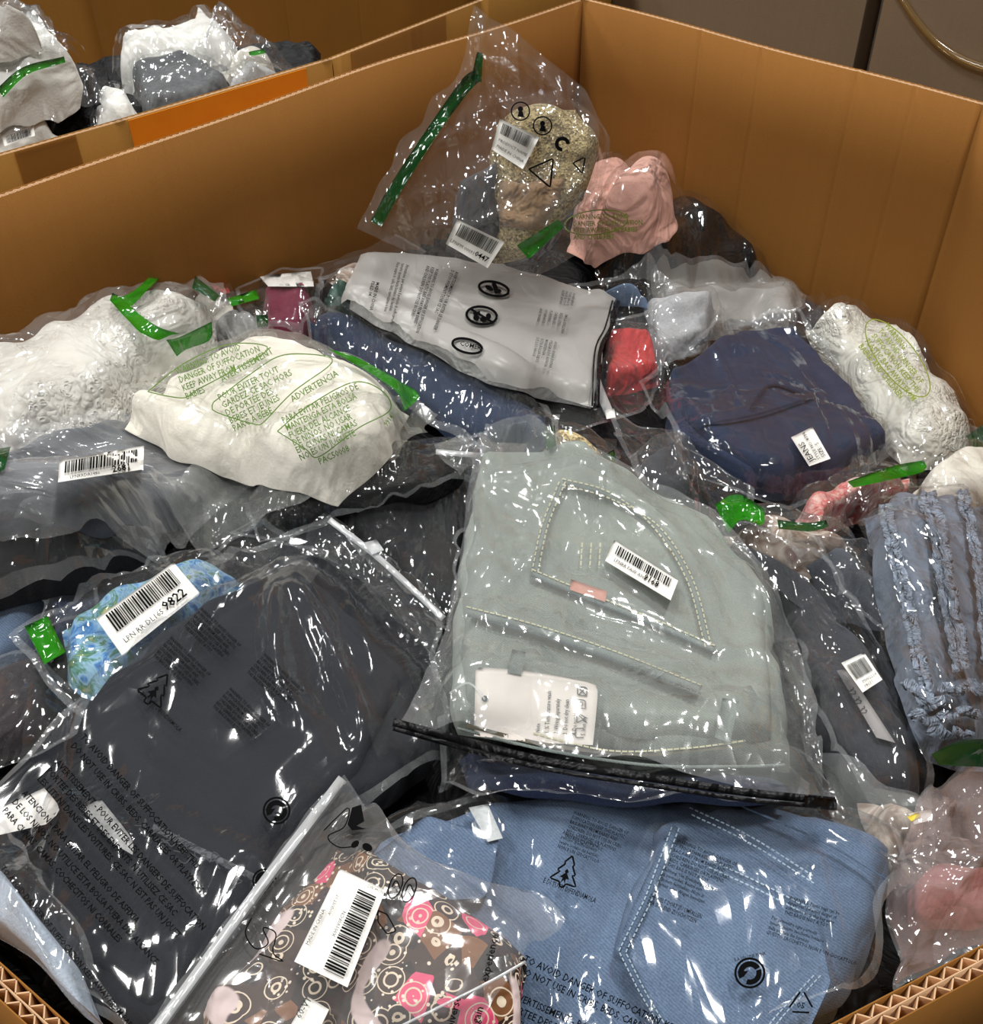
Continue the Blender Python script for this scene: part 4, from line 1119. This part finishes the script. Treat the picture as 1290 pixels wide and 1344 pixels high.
# ---- right side
b = B('bagged_garment', 'cream garment folded at the right edge above the dusty blue ruffles')
b.garment('1205,625* 1260,590 1340,580* 1340,660* 1220,660*', CREAM, 0.06, folds=0.02)
b.film('1198,628* 1255,585 1340,570* 1340,670* 1210,665*', CLEAR, 0.006, seal=False)

b = B('bagged_garment', 'pale floral garment with olive green tape below the navy jeans')
b.garment('1045,668* 1110,630 1200,608* 1190,640 1130,668* 1060,690*', FLORAL, 0.05, folds=0.015)
b.film('1030,668* 1110,620 1165,588 1216,600* 1200,650 1130,680* 1060,700*', CLEAR_C, 0.010, 0.05, seal=False)
b.patch('1112,632* 1170,612 1212,604* 1214,618 1168,630* 1120,640*', GREEN, 'tape_strip', 0.005)

b = B('bagged_garment', 'brown and cream patterned bundle with bright green tape beside the charcoal jeans')
b.garment('945,680* 1030,685 1110,690* 1110,735 1050,745* 970,725*', EARTH, 0.05, folds=0.02)
b.film('925,660* 1020,670 1120,680* 1120,745 1050,755* 950,725*', CLEAR_C, 0.012, 0.05, seal=False)
b.patch('938,662* 968,648 1004,668* 1000,690 975,676* 956,700*', GREEN, 'tape_strip', 0.006, label='bright green tape')
b.patch('1020,682* 1060,686 1084,682* 1086,692 1060,698* 1022,694*', DKGREEN, 'tape_strip', 0.006)

b = B('bagged_garment', 'small sheer bag beside the dusty blue ruffles')
b.garment('1060,735* 1140,740* 1170,830* 1100,800*', CHAR2, 0.03, folds=0.02)
b.film('1050,728* 1150,720* 1190,850* 1090,810*', CLEAR_C, 0.012, 0.05)

b = B('bagged_jeans', 'charcoal jeans in clear film with a small barcode sticker')
b.garment('935,705* 1010,735 1060,755* 1150,870 1200,960 1215,1040* 1150,1050 1085,985* 1020,800*', CHAR, 0.035, lump=0.06, smooth=False)
b.patch('1098,880* 1112,878* 1175,975* 1150,968*', m_plain('pale_grey_strip', rgb(150, 146, 144), 0.7), 'size_strip', 0.003, label='pale grey size strip')
b.text('32 32 32', (1112, 905), (0.5, 0.86), 9, INKGREY, sx=0.9)
b.film('926,695* 1000,722 1085,760* 1170,880 1215,1000 1225,1062* 1140,1060 1085,1000* 1030,850*', CLEAR_L, 0.008, 0.07)
b.sticker([(1104, 870), (1134, 856), (1158, 892), (1132, 909)], (0.12, 0.9, 0.12, 0.60), (('MW2214', 0.25, 0.78, 4), ('98031', 0.2, 0.92, 4)), 'barcode_sticker', seed=6)

b = B('bagged_garment', 'dusty blue dress with frayed ruffle rows in a clear bag on the right')
g = b.garment('1142,655* 1200,642 1300,640* 1310,820 1310,985* 1225,975* 1190,900 1150,700*', DUSTY, 0.06, lump=0.08, lf=12, folds=0.008, puff=0.15)
for pts, w in (([(1160, 662), (1172, 720), (1190, 790), (1205, 860), (1222, 930)], 15), ([(1216, 645), (1232, 700), (1240, 760), (1252, 820), (1262, 880)], 20), ([(1262, 642), (1280, 720), (1290, 800), (1296, 870)], 12)):
    pts = np.array(pts, float); q = resample(pts, 46)
    for sgn in (-1, 1):
        r = np.random.default_rng(int(pts[0][0]) + sgn); z = q + np.stack([sgn * w * 0.28 + r.uniform(-3, 3, 46), r.uniform(-3, 3, 46)], 1)
        b.ribbon(z, w * 0.7, DUSTYF, 'ruffle', 0.006 if sgn < 0 else 0.010, parent=g, smooth=False, raise_=0.005, step=4)
for (x, y) in ((1200, 905), (1222, 920), (1250, 905), (1280, 900), (1215, 945), (1245, 940), (1275, 935), (1236, 962), (1262, 962)):
    r = np.random.default_rng(x); z = np.array([(x - 16, y), (x - 6, y - 6), (x + 5, y + 5), (x + 16, y - 2)]) + r.uniform(-4, 4, (4, 2))
    b.ribbon(z, 14, DUSTYF, 'ruffle', 0.008, parent=g, raise_=0.006, step=4)
b.film('1125,640* 1200,628 1320,625* 1320,820 1320,1010* 1215,995* 1175,900 1135,720*', CLEAR, 0.004, 0.07, seal=False)
b.patch('1222,990* 1260,972 1310,970* 1310,1004 1270,1006* 1232,1004*', DKGREEN, 'tape_strip', 0.005)

# ---- lower right
b = B('bagged_garment', 'frosted bag with a small yellow label at the lower right')
b.garment('1130,1040* 1215,1050* 1210,1100* 1150,1110*', EARTH, 0.03)
b.film('1075,990* 1180,1040 1225,1080* 1215,1150 1180,1180* 1100,1090*', MILKY, 0.010, 0.06)
b.patch('1192,1068* 1222,1062* 1224,1076* 1200,1082*', PAPER, 'label_tab', 0.005)
b.patch('1190,1072* 1206,1066* 1208,1072* 1196,1078*', m_plain('yellow_paper', rgb(222, 200, 70)), 'yellow_tab', 0.006)

b = B('bagged_garment', 'rose red garment in a crinkled clear bag at the right rim')
b.garment('1195,1165* 1230,1140 1320,1130* 1320,1200* 1230,1215 1205,1215*', REDPINK, 0.02, folds=0.012, edge=0.010)
b.film('1165,1170* 1200,1050 1250,1020 1340,1000* 1340,1225* 1260,1258 1172,1305*', m_film('cloudy_crinkled_film', 0.30, 1.4, 0.07, 1.0, 18, hazecol=rgb(196, 176, 172), fine=0.9), 0.028, 0.045)

b = B('bagged_jeans', 'light blue jeans with a pocket in a printed bag along the bottom')
g1 = b.garment('480,1120* 640,1060 760,1045* 880,1060 1170,1105* 1165,1180 1110,1320 1060,1400* 700,1420 470,1400*', BLUE, 0.035, lump=0.05, smooth=False, settle=0.05, edge=0.014)
g = b.garment('860,1090* 1000,1060 1165,1115* 1120,1300 1060,1400* 900,1390 870,1300 805,1250*', BLUE, 0.012, lump=0.05, name='front_leg', lift=0.004, smooth=False)
b.patch('480,1130* 560,1070* 655,1098* 640,1170 610,1180* 510,1180*', BLUE, 'waist_fold', 0.012, parent=g1, thick=0.010)
b.patch('615,1060* 640,1055* 660,1100* 640,1105*', m_cloth('white_pocket', rgb(196, 200, 200), 300, 8, 0.3), 'pocket_lining', 0.016, parent=g1, thick=0.003)
# the back pocket
b.patch('872,1100* 1000,1160 1070,1195* 1090,1290 1040,1400 1000,1400* 880,1360 840,1290 808,1245* 830,1190*', BLUE, 'pocket', 0.006, parent=g, thick=0.004, spacing=9, smooth=False)
pk = [(882, 1085), (846, 1180), (812, 1248), (838, 1300), (880, 1370)]
for o in (0, 9): b.ribbon([(x + o, y + o * 0.2) for x, y in pk], 1.8, THREAD_B, 'stitching', 0.0095, parent=g, smooth=False, dash=(5, 2.5), step=3)
b.ribbon([(x + 4.5, y) for x, y in pk], 10, BLUE_D, 'seam', 0.0085, parent=g, smooth=False, raise_=0.002)
for o in (0, 9): b.ribbon([(905 + o * .3, 1060 + o), (985, 1098 + o), (1068, 1150 + o)], 1.8, THREAD_B, 'stitching', 0.0075, parent=g, dash=(5, 2.5), step=3)
for o in (0, 10): b.ribbon([(930, 1128 + o), (1000, 1160 + o), (1070, 1196 + o)], 1.8, THREAD_B, 'stitching', 0.0095, parent=g, dash=(5, 2.5), step=3)
for o in (0, 9): b.ribbon([(1068 + o, 1280), (1040 + o, 1310), (1010 + o, 1344), (990 + o, 1380)], 1.8, THREAD_B, 'stitching', 0.0095, parent=g, dash=(5, 2.5), step=3)
b.ribbon([(960, 1052), (1080, 1105), (1165, 1155)], 3, BLUE_D, 'waist_seam', 0.0075, parent=g, raise_=0.002)
b.film('470,1110* 560,1060 700,1035 880,1040* 1000,1050 1180,1100* 1172,1180 1130,1300 1075,1410* 700,1430 460,1410*', CLEAR_S, 0.008, 0.09, ridges=(
    ([(770, 1190), (760, 1270), (745, 1360)], 0.008, 0.012), ([(700, 1160), (800, 1190), (860, 1200)], 0.006, 0.009), ([(1000, 1080), (1060, 1090), (1120, 1100)], 0.006, 0.010), ([(1080, 1110), (1060, 1150), (1040, 1180)], 0.008, 0.014), ([(560, 1100), (640, 1160), (660, 1190)], 0.006, 0.009)))
b.text(WARN, (752, 1068), (0.93, 0.36), 4.8, INK, sx=0.72, lead=1.35)
b.text(['Attenzione: per evitare il', 'pericolo di soffocamento', 'tenere lontano dai bambini', 'NON E UN GIOCATTOLO'], (738, 1094), (0.93, 0.36), 4.8, INK, sx=0.75)
pine(b, 743, 1146, 24, 0.35)
b.text('È DI TUTTI DIFENDIAMOLA', (712, 1158), (0.93, 0.37), 7, INK, sx=0.62)
b.text(['TO AVOID DANGER OF SUFFOCATION, KEEP AWAY', 'DO NOT USE IN CRIBS, BEDS, CARRIAGES OR'], (686, 1262), (0.90, 0.42), 10, INK, sx=0.80, lead=1.55, bold=0.015)
b.text(['AVERTISSEMENT - POUR EVITER LE DANGER', 'PORTEE DES BEBES ET DES ENFANTS', 'VOITURES D ENFANT'], (672, 1310), (0.90, 0.40), 10, INK, sx=0.80, lead=1.6, bold=0.015)
b.text(WARN, (888, 1105), (0.93, 0.38), 5, INK, sx=0.76)
b.text(WARN2, (870, 1142), (0.93, 0.38), 5, INK, sx=0.8)
b.text(['DIE WELT DORT ZU UMFALLEN', 'DER SPIELEND ZU SCHÜTZEN'], (852, 1178), (0.93, 0.38), 6, INK, sx=0.62)
b.text(['WARNING: Plastic bags can be', 'dangerous. To avoid danger of', 'suffocation keep this bag away', 'THIS BAG IS NOT A TOY.'], (1035, 1180), (0.95, 0.30), 5, INK, sx=0.78)
b.text(['Per prevenire ogni pericolo', 'tenere questo sacchetto lontano', 'dalla portata dei bambini', 'QUESTO SACCHETTO NON E UN GIOCATTOLO'], (1012, 1206), (0.95, 0.34), 5, INK, sx=0.82)
green_dot(b, 984, 1277, 19)
b.text('È A UN LINE PUNK', (964, 1262), (0.9, -0.2), 4.5, INK, sx=0.8)
tri = [(1035, 1320), (1052, 1302), (1064, 1322)]
b.ribbon([(1036, 1322), (1050, 1302)], 2.4, INK, 'recycling_triangle', 0.004); b.ribbon([(1055, 1302), (1066, 1322)], 2.4, INK, 'recycling_triangle', 0.004); b.ribbon([(1062, 1329), (1040, 1328)], 2.4, INK, 'recycling_triangle', 0.004)
b.text('05', (1045, 1322), (0.97, 0.2), 8, INK)

b = B('bagged_jeans', 'dark navy garment bag showing below the pale jeans')
b.garment('600,990* 820,1000 1030,1030* 1010,1052 800,1052* 620,1040*', NAVY, 0.015)
b.film('575,960* 800,980 1060,1035* 1040,1062 800,1062* 575,1048*', CLEAR, 0.006, 0.07)

# ---- the pale jeans on top
b = B('bagged_jeans', 'pale sage jeans with a white hang tag in a frosted zip bag at the centre')
g0 = b.garment('628,600* 760,600 930,690* 1010,780 1040,1000* 900,1000 600,950* 590,900 605,720*', SAGE, 0.028, lump=0.04, smooth=False, settle=0.05, edge=0.012)
g = b.garment('622,640* 750,610 900,690* 1010,800 1010,975* 800,965 612,930* 605,860*', SAGE, 0.018, lump=0.06, name='jeans_front', lift=0.006, smooth=False)
# back pocket
pk = [(738, 632), (715, 690), (702, 750)]
b.ribbon(pk, 9, SAGE_D, 'seam', 0.003, parent=g, raise_=0.002)
for o in (-4, 4): b.ribbon([(x + o, y) for x, y in pk], 1.8, THREAD_Y, 'stitching', 0.005, parent=g, dash=(5, 2.5), step=3)
b.ribbon([(738, 632), (800, 650), (860, 690), (905, 760), (930, 850)], 9, SAGE_D, 'seam', 0.003, parent=g, raise_=0.002)
for o in (-4, 4): b.ribbon([(738, 632 + o), (800, 650 + o), (860 + o, 690), (905 + o, 760), (930 + o, 850)], 1.8, THREAD_Y, 'stitching', 0.005, parent=g, dash=(5, 2.5), step=3)
b.ribbon([(698, 752), (770, 782), (860, 818), (938, 852)], 9, SAGE_D, 'pocket_hem', 0.004, parent=g, raise_=0.003)
for o in (-5, 4): b.ribbon([(698, 752 + o), (770, 782 + o), (860, 818 + o), (938, 852 + o)], 1.8, THREAD_D if o > 0 else THREAD_Y, 'stitching', 0.0065, parent=g, dash=(6, 2), step=3)
b.ribbon([(612, 802), (700, 825), (800, 858), (920, 905)], 11, SAGE_D, 'yoke_seam', 0.007, parent=g, raise_=0.003)
for o in (-6, 6): b.ribbon([(612, 802 + o), (700, 825 + o), (800, 858 + o), (920, 905 + o)], 1.8, THREAD_Y if o < 0 else THREAD_D, 'stitching', 0.0095, parent=g, dash=(6, 2), step=3)
b.patch('749,760* 797,776* 794,790* 748,774*', PINKPATCH, 'brand_patch', 0.009, parent=g, label='small pink leather patch', thick=0.002)
for x in (764, 776, 788): b.ribbon([(x, 712), (x - 2, 745)], 2.2, THREAD_Y, 'stitching', 0.005, parent=g, dash=(6, 2), step=3)
b.patch('672,852* 690,856* 684,886* 666,882*', SAGE_D, 'belt_loop', 0.010, parent=g, thick=0.005)
b.patch('948,916* 970,920* 958,975* 938,968*', SAGE_D, 'belt_loop', 0.012, parent=g, thick=0.006)
b.ribbon([(612, 952), (720, 978), (840, 990), (905, 985), (975, 978)], 5, m_plain('waist_inside', rgb(92, 88, 74)), 'waist_opening', 0.007, parent=g)
b.ribbon([(700, 962), (800, 985), (900, 982), (978, 972)], 2.2, THREAD_Y, 'stitching', 0.009, parent=g, dash=(7, 1.5), step=3)
b.ribbon([(600, 956), (720, 985), (850, 1004), (960, 1006), (1030, 1004)], 4, SAGE_D, 'waist_edge', 0.006, parent=g, raise_=0.004)
t = b.patch('633,876* 700,882 775,896* 784,898 785,908* 782,940 778,978* 700,974 630,966* 618,960 624,880*'.replace('784,898 785,908*', '784,904').replace('630,966* 618,960', '622,966*'), TAGPAPER, 'hang_tag', 0.006, label='white rounded hang tag with care symbols', thick=0.001)
b.text(['Note', '1. % Temperature wash', '2. Wring separately', '3. Do not dry clean', '4. Do not bleach', '5. Iron dry'], (708, 962), (0.06, -1), 6, INKGREY, sx=0.7, lead=2.0, off=0.0075, parent=t)
for (x, y, kind) in ((764, 907, 0), (762, 924, 1), (763, 942, 2), (760, 962, 3)):
    if kind in (0, 1): b.ribbon([(x - 6, y - 6), (x + 6, y - 5), (x + 6, y + 6), (x - 6, y + 5)], 1.3, INKGREY, 'care_symbol', 0.0078, parent=t, smooth=False, closed=True, step=3)
    if kind in (0,): b.ribbon([(x - 5, y - 5), (x + 5, y + 5)], 1.2, INKGREY, 'care_symbol', 0.0078, parent=t, step=3); b.ribbon([(x + 5, y - 5), (x - 5, y + 5)], 1.2, INKGREY, 'care_symbol', 0.0078, parent=t, step=3)
    if kind == 2: b.ribbon([(x + 6, y), (x - 6, y + 7), (x - 6, y - 7)], 1.3, INKGREY, 'care_symbol', 0.0078, parent=t, smooth=False, closed=True, step=3); b.ribbon([(x - 7, y - 7), (x + 7, y + 7)], 1.2, INKGREY, 'care_symbol', 0.0078, parent=t, step=3)
    if kind == 3: b.ribbon([(x + 6, y - 6), (x - 5, y - 6), (x - 5, y + 6), (x + 6, y + 6)], 1.3, INKGREY, 'care_symbol', 0.0078, parent=t, smooth=False, step=3)
    if kind == 1: b.ribbon(ell(x, y, 3, 3), 1.2, INKGREY, 'care_symbol', 0.0078, parent=t, closed=True, step=2)
b.poly([ell(636, 917, 4, 4)], INKGREY, 'tag_hole', 0.0075, parent=t)
b.ribbon([(590, 910), (612, 896), (628, 906), (636, 918)], 2.5, ZIPCLEAR, 'tag_cord', 0.008)
b.film('637,556* 780,605 935,690* 1000,770 1040,850 1092,1055* 900,1020 700,985 520,955* 590,840 612,700*', MILKY, 0.006, 0.09, jitter=0.002, ridges=(
    ([(620, 830), (700, 740), (760, 700)], 0.006, 0.008), ([(640, 580), (612, 740), (580, 900)], 0.007, 0.009), ([(690, 830), (760, 820), (860, 840)], 0.006, 0.008),
    ([(780, 960), (900, 880), (1000, 850)], 0.006, 0.008), ([(1000, 780), (1030, 880), (1075, 1020)], 0.008, 0.010), ([(560, 920), (640, 880), (740, 900)], 0.005, 0.008)))
b.ribbon([(516, 948), (600, 970), (720, 1000), (860, 1022), (980, 1040), (1096, 1052)], 11, ZIPBLACK, 'zip_track', 0.007, raise_=0.005)
b.ribbon([(516, 956), (600, 980), (720, 1010), (860, 1032), (980, 1050), (1096, 1060)], 6, ZIPBLACK, 'zip_lip', 0.010, raise_=0.004)
b.patch('1056,1044* 1098,1050* 1098,1064* 1056,1060*', ZIPBLACK, 'zip_slider', 0.016, thick=0.010, spacing=4)
b.sticker([(806, 709), (890, 762), (880, 788), (794, 736)], (0.08, 0.92, 0.10, 0.50), (('LPNRR PAW A904', 0.10, 0.80, 4.5), ('9168', 0.55, 0.80, 8, 'x', 0.02)), seed=9, off=0.006)

# ---- paisley bag in front
b = B('bagged_garment', 'brown and pink paisley print garment in a zip bag at the bottom front')
b.garment('440,1100* 500,1130 560,1160* 680,1230 690,1270* 640,1420 280,1420* 260,1330*', PAISLEY, 0.03, lump=0.12, folds=0.012)
b.film('452,1018* 500,1095 560,1140* 700,1168 738,1210 690,1262* 650,1330 620,1430* 200,1430 180,1390*', m_film('grey_tint_film', 0.13, 1.0, 0.12, 0.5, 14, hazecol=rgb(205, 202, 200)), 0.008, 0.07, jitter=0.003)
b.ribbon([(450, 1022), (330, 1180), (206, 1350)], 14, ZIPCLEAR, 'zip_track', 0.006, raise_=0.003)
b.ribbon([(452, 1030), (336, 1184), (214, 1352)], 2.5, INKGREY, 'zip_line', 0.0075)
b.ribbon([(690, 1262), (640, 1290), (560, 1330), (500, 1360)], 4, ZIPCLEAR, 'film_crease', 0.007, raise_=0.003)
b.sticker([(446, 1140), (506, 1168), (456, 1296), (386, 1262)], (0.50, 0.88, 0.10, 0.94), (('GW-M1708', 0.62, 0.05, 4), ('X001V0FCN', 0.46, 0.62, 5, '-y'), ('AUGUST 07', 0.22, 0.45, 4, '-y'), ('MADE IN CHINA', 0.10, 0.80, 5, '-y')), seed=12, vertical=True, off=0.006)
b.sticker([(404, 1308), (432, 1325), (405, 1380), (372, 1360)], None, (('60-V1', 0.2, 0.5, 9, '-y'),), 'white_label', label='small white label')
b.text('experience', (640, 1290), (0.22, -0.97), 11, INK, sx=0.95)
b.text('Universe', (592, 1360), (0.25, -0.96), 11, INK, sx=0.95)
b.text('again', (626, 1350), (0.3, -0.95), 11, INK, sx=0.95)
for (x, y) in ((519, 1163), (537, 1168)):
    b.ribbon(ell(x, y, 8, 17, 20), 1.8, INK, 'sandal_drawing', 0.004, closed=True, step=3); b.ribbon([(x - 5, y + 2), (x + 1, y - 8), (x + 6, y + 4)], 1.8, INK, 'sandal_drawing', 0.004, step=3)
b.ribbon([(330, 1205), (322, 1225), (335, 1245), (352, 1238), (345, 1218), (362, 1225), (358, 1250), (372, 1262), (340, 1252)], 1.8, INK, 'shoe_drawing', 0.004, step=3)
b.ribbon([(425, 1090), (440, 1075), (458, 1060), (452, 1085), (430, 1098), (445, 1112), (470, 1110)], 1.6, INK, 'leaf_drawing', 0.004, step=3)
b.poly([[(462, 1060), (474, 1056), (478, 1078), (468, 1084), (480, 1088), (462, 1090), (456, 1082)]], INK, 'shoe_drawing', 0.004)
b.poly([ell(482, 1112, 7, 5, 30)], INK, 'sunglasses_drawing', 0.004)
b.poly([ell(466, 1108, 6, 4, -40)], INK, 'sunglasses_drawing', 0.004)
b.ribbon([(496, 1195), (508, 1200), (520, 1222), (508, 1226), (496, 1210)], 1.8, INK, 'comb_drawing', 0.004, closed=True, smooth=False, step=3)

# ---- tall clear bag leaning in the far corner
p0 = at_z([(640, 352)], 0.79)[0]
Nn = np.array([0.10, -0.85, 0.50]); Nn /= np.linalg.norm(Nn); Uu = np.cross([0, 0, 1], Nn); Uu /= np.linalg.norm(Uu); Vv = np.cross(Nn, Uu)
TF = Field(p0, Uu, Vv, Nn, -0.4, 0.4, -0.15, 0.55, 0.006, 0.30, -0.2)
b = Bag(TF, 'bagged_garment', 'tall clear bag with gold raffia hat and green tape standing in the far corner', 'clothing bag', GRP)
b.base -= 0.004; b.cur -= 0.004
b.garment('655,160* 690,135 760,140* 790,190 770,260* 730,300 690,340 650,345* 640,260*', GOLD, 0.055, lump=0.1, folds=0.02, name='raffia_hat')
b.garment('656,240* 740,235* 715,300* 650,300*', TAN, 0.014, lump=0.2, folds=0.012, name='tan_band', lift=0.004)
b.garment('604,238* 652,212* 655,300 640,345* 585,330*', CHAR, 0.02, folds=0.012, name='dark_cloth')
b.film('468,300* 500,235 560,140 606,92 622,8* 690,52 768,118* 800,185 790,260 760,335 705,362* 580,350*', m_film('tall_bag_film', 0.09, 1.5, 0.08, 0.85, 12, (2.0, 0.8, 1), 0.5, tilt=1.1, hazecol=rgb(196, 192, 186), fine=0.9), 0.020, 0.06, jitter=0.003, seal=False, ridges=(
    ([(624, 20), (640, 120), (700, 200)], 0.02, 0.012), ([(500, 285), (560, 200), (640, 165)], 0.015, 0.010), ([(520, 262), (600, 250), (660, 225)], 0.012, 0.008), ([(540, 300), (640, 290), (740, 220)], 0.014, 0.010), ([(650, 60), (720, 120), (780, 200)], 0.014, 0.010), ([(700, 330), (740, 270), (770, 220)], 0.012, 0.008), ([(606, 100), (640, 90), (690, 110)], 0.014, 0.010)))
b.patch('500,286* 520,230 600,112 620,92* 630,102 606,120 530,240 498,298* 484,296*'.replace('620,92* 630,102', '622,92* 632,104').replace('498,298* 484,296*', '500,298*').replace('500,286*', '486,290*').replace('606,120 530,240', '612,118* 536,236'), DKGREEN, 'tape_strip', 0.004, label='dark green tape edge')
b.patch('626,68* 634,70* 632,108* 618,104*', DKGREEN, 'tape_strip', 0.004)
b.patch('678,322* 732,288 742,296* 694,340*'.replace('732,288', '732,288*'), GREEN, 'tape_strip', 0.004, label='bright green tape')
b.sticker([(656, 156), (708, 180), (686, 222), (645, 196)], (0.1, 0.85, 0.08, 0.42), (('PRODUCT NAME', 0.1, 0.65, 4), ('MADE IN CHINA', 0.1, 0.85, 4)), seed=15, off=0.012)
b.sticker([(600, 288), (662, 318), (640, 352), (585, 320)], (0.1, 0.9, 0.08, 0.55), (('LPNPM 00091', 0.05, 0.85, 4.5), ('0447', 0.62, 0.85, 7, 'x', 0.02)), seed=17, off=0.014)
for (x, y) in ((683, 146), (712, 165)):
    b.ribbon(ell(x, y, 12, 12), 1.8, INK, 'warning_icon', 0.004, closed=True, step=3)
    b.poly([ell(x, y - 3, 3.5, 3.5), [(x - 2, y), (x + 3, y), (x + 5, y + 8), (x - 4, y + 7)]], INK, 'warning_icon', 0.0045)
b.poly([np.vstack([ell(738, 189, 10, 10, 0, 14, 90, 360), ell(738, 189, 5, 5, 0, 14, 360, 90)])], INK, 'recycling_dot', 0.004)
b.ribbon([(694, 222), (726, 208), (722, 246)], 2.4, INK, 'warning_triangle', 0.004, closed=True, smooth=False, step=3)
b.ribbon([(752, 214), (768, 206), (764, 228)], 2.0, INK, 'warning_triangle', 0.004, closed=True, smooth=False, step=3)

# ------------------------------------------------------------------ the bags in the rear bin
RF = Field((0, 0, 0), (1, 0, 0), (0, 1, 0), (0, 0, 1), -1.7, 0.5, 1.15, 3.0, 0.008, 1.3, 0.5)
RF.H[:] = 0.84
RF.keep = keep_in([rim2[0], rim2[2], rim2[-1], farR, cor, farL], 0.016)
GR2 = 'bagged clothes in the rear bin'
def R(label): return Bag(RF, 'bagged_garment', label, 'clothing bag', GR2)
b = R('dark garments deep in the rear bin'); b.garment('-80,150* 150,80 420,60* 420,170* -80,260*', BLACK2, 0.03, folds=0.02)
b = R('white garment at the back of the rear bin behind the grey knit'); b.garment('152,92* 180,55 290,38* 330,70* 170,100*', WHITE, 0.07, folds=0.02)
b.film('145,95* 180,48 300,30* 345,75* 170,110*', CLEAR, 0.008, seal=False)
b = R('clear peaked bag with a green mark in the rear bin'); b.garment('285,75* 345,60* 365,90* 300,100*', CREAM, 0.05)
b.film('250,90* 295,22 305,25* 360,65 392,95* 330,120*', CLEAR_C, 0.03, 0.06, seal=False); b.patch('326,68* 346,64* 348,70* 328,74*', GREEN, 'tape_strip')
b = R('charcoal knit garment in the rear bin beside the orange label'); b.garment('170,104* 186,84 245,80* 305,106* 275,138 196,152*', GREYKNIT, 0.05, lump=0.05, edge=0.018)
b.film('165,100* 245,74* 345,108* 196,162*', CLEAR_L, 0.005, seal=False)
b = R('crumpled clear bag at the rear bin rim'); b.garment('290,105* 350,80* 380,98* 300,128*', GREYWEB, 0.04, folds=0.03)
b.film('282,110* 350,72* 392,95* 300,135*', CLEAR_C, 0.014, 0.05, seal=False)
b = R('small white garment between grey knit and black bag in the rear bin'); b.garment('118,140* 160,112* 190,140* 130,170*', WHITE, 0.06, folds=0.02); b.film('110,142* 160,106* 196,142* 126,176*', CLEAR, 0.006, seal=False)
b = R('black garment between two white bags in the rear bin'); b.garment('40,130* 110,90* 130,125* 60,170*', BLACK2, 0.06, folds=0.02); b.film('30,132* 112,84* 140,128* 60,178*', CLEAR_C, 0.008, seal=False)
b = R('white bag with a barcode at the rim of the rear bin'); b.garment('-40,190* 30,152* 80,160* 20,210*', WHITE, 0.05, folds=0.01); b.film('-40,180* 30,148* 84,155* 20,215*', CLEAR, 0.006, seal=False)
b.sticker([(2, 178), (44, 164), (46, 178), (6, 192)], (0.1, 0.9, 0.15, 0.85), (), seed=21)
b = R('white bag banded with green print at the far left of the rear bin'); b.garment('-60,120* 10,78 70,66* 105,95 60,130* -60,170*', WHITE, 0.08, folds=0.02); b.film('-60,115* 70,60* 112,92* 50,150 -60,185*', CLEAR_S, 0.006, seal=False)
b.patch('-4,116* 30,88 84,74* 86,82 36,98 4,128*'.replace('86,82', '86,82*'), GREEN, 'tape_strip', 0.004)
b = R('uppermost white bag at the top left of the rear bin'); b.garment('-60,60* 10,30 45,35* 55,55* -60,90*', WHITE, 0.07, folds=0.02); b.film('-60,50* 8,18 50,28* 115,80* 40,78 -60,95*', CLEAR_S, 0.008, seal=False)
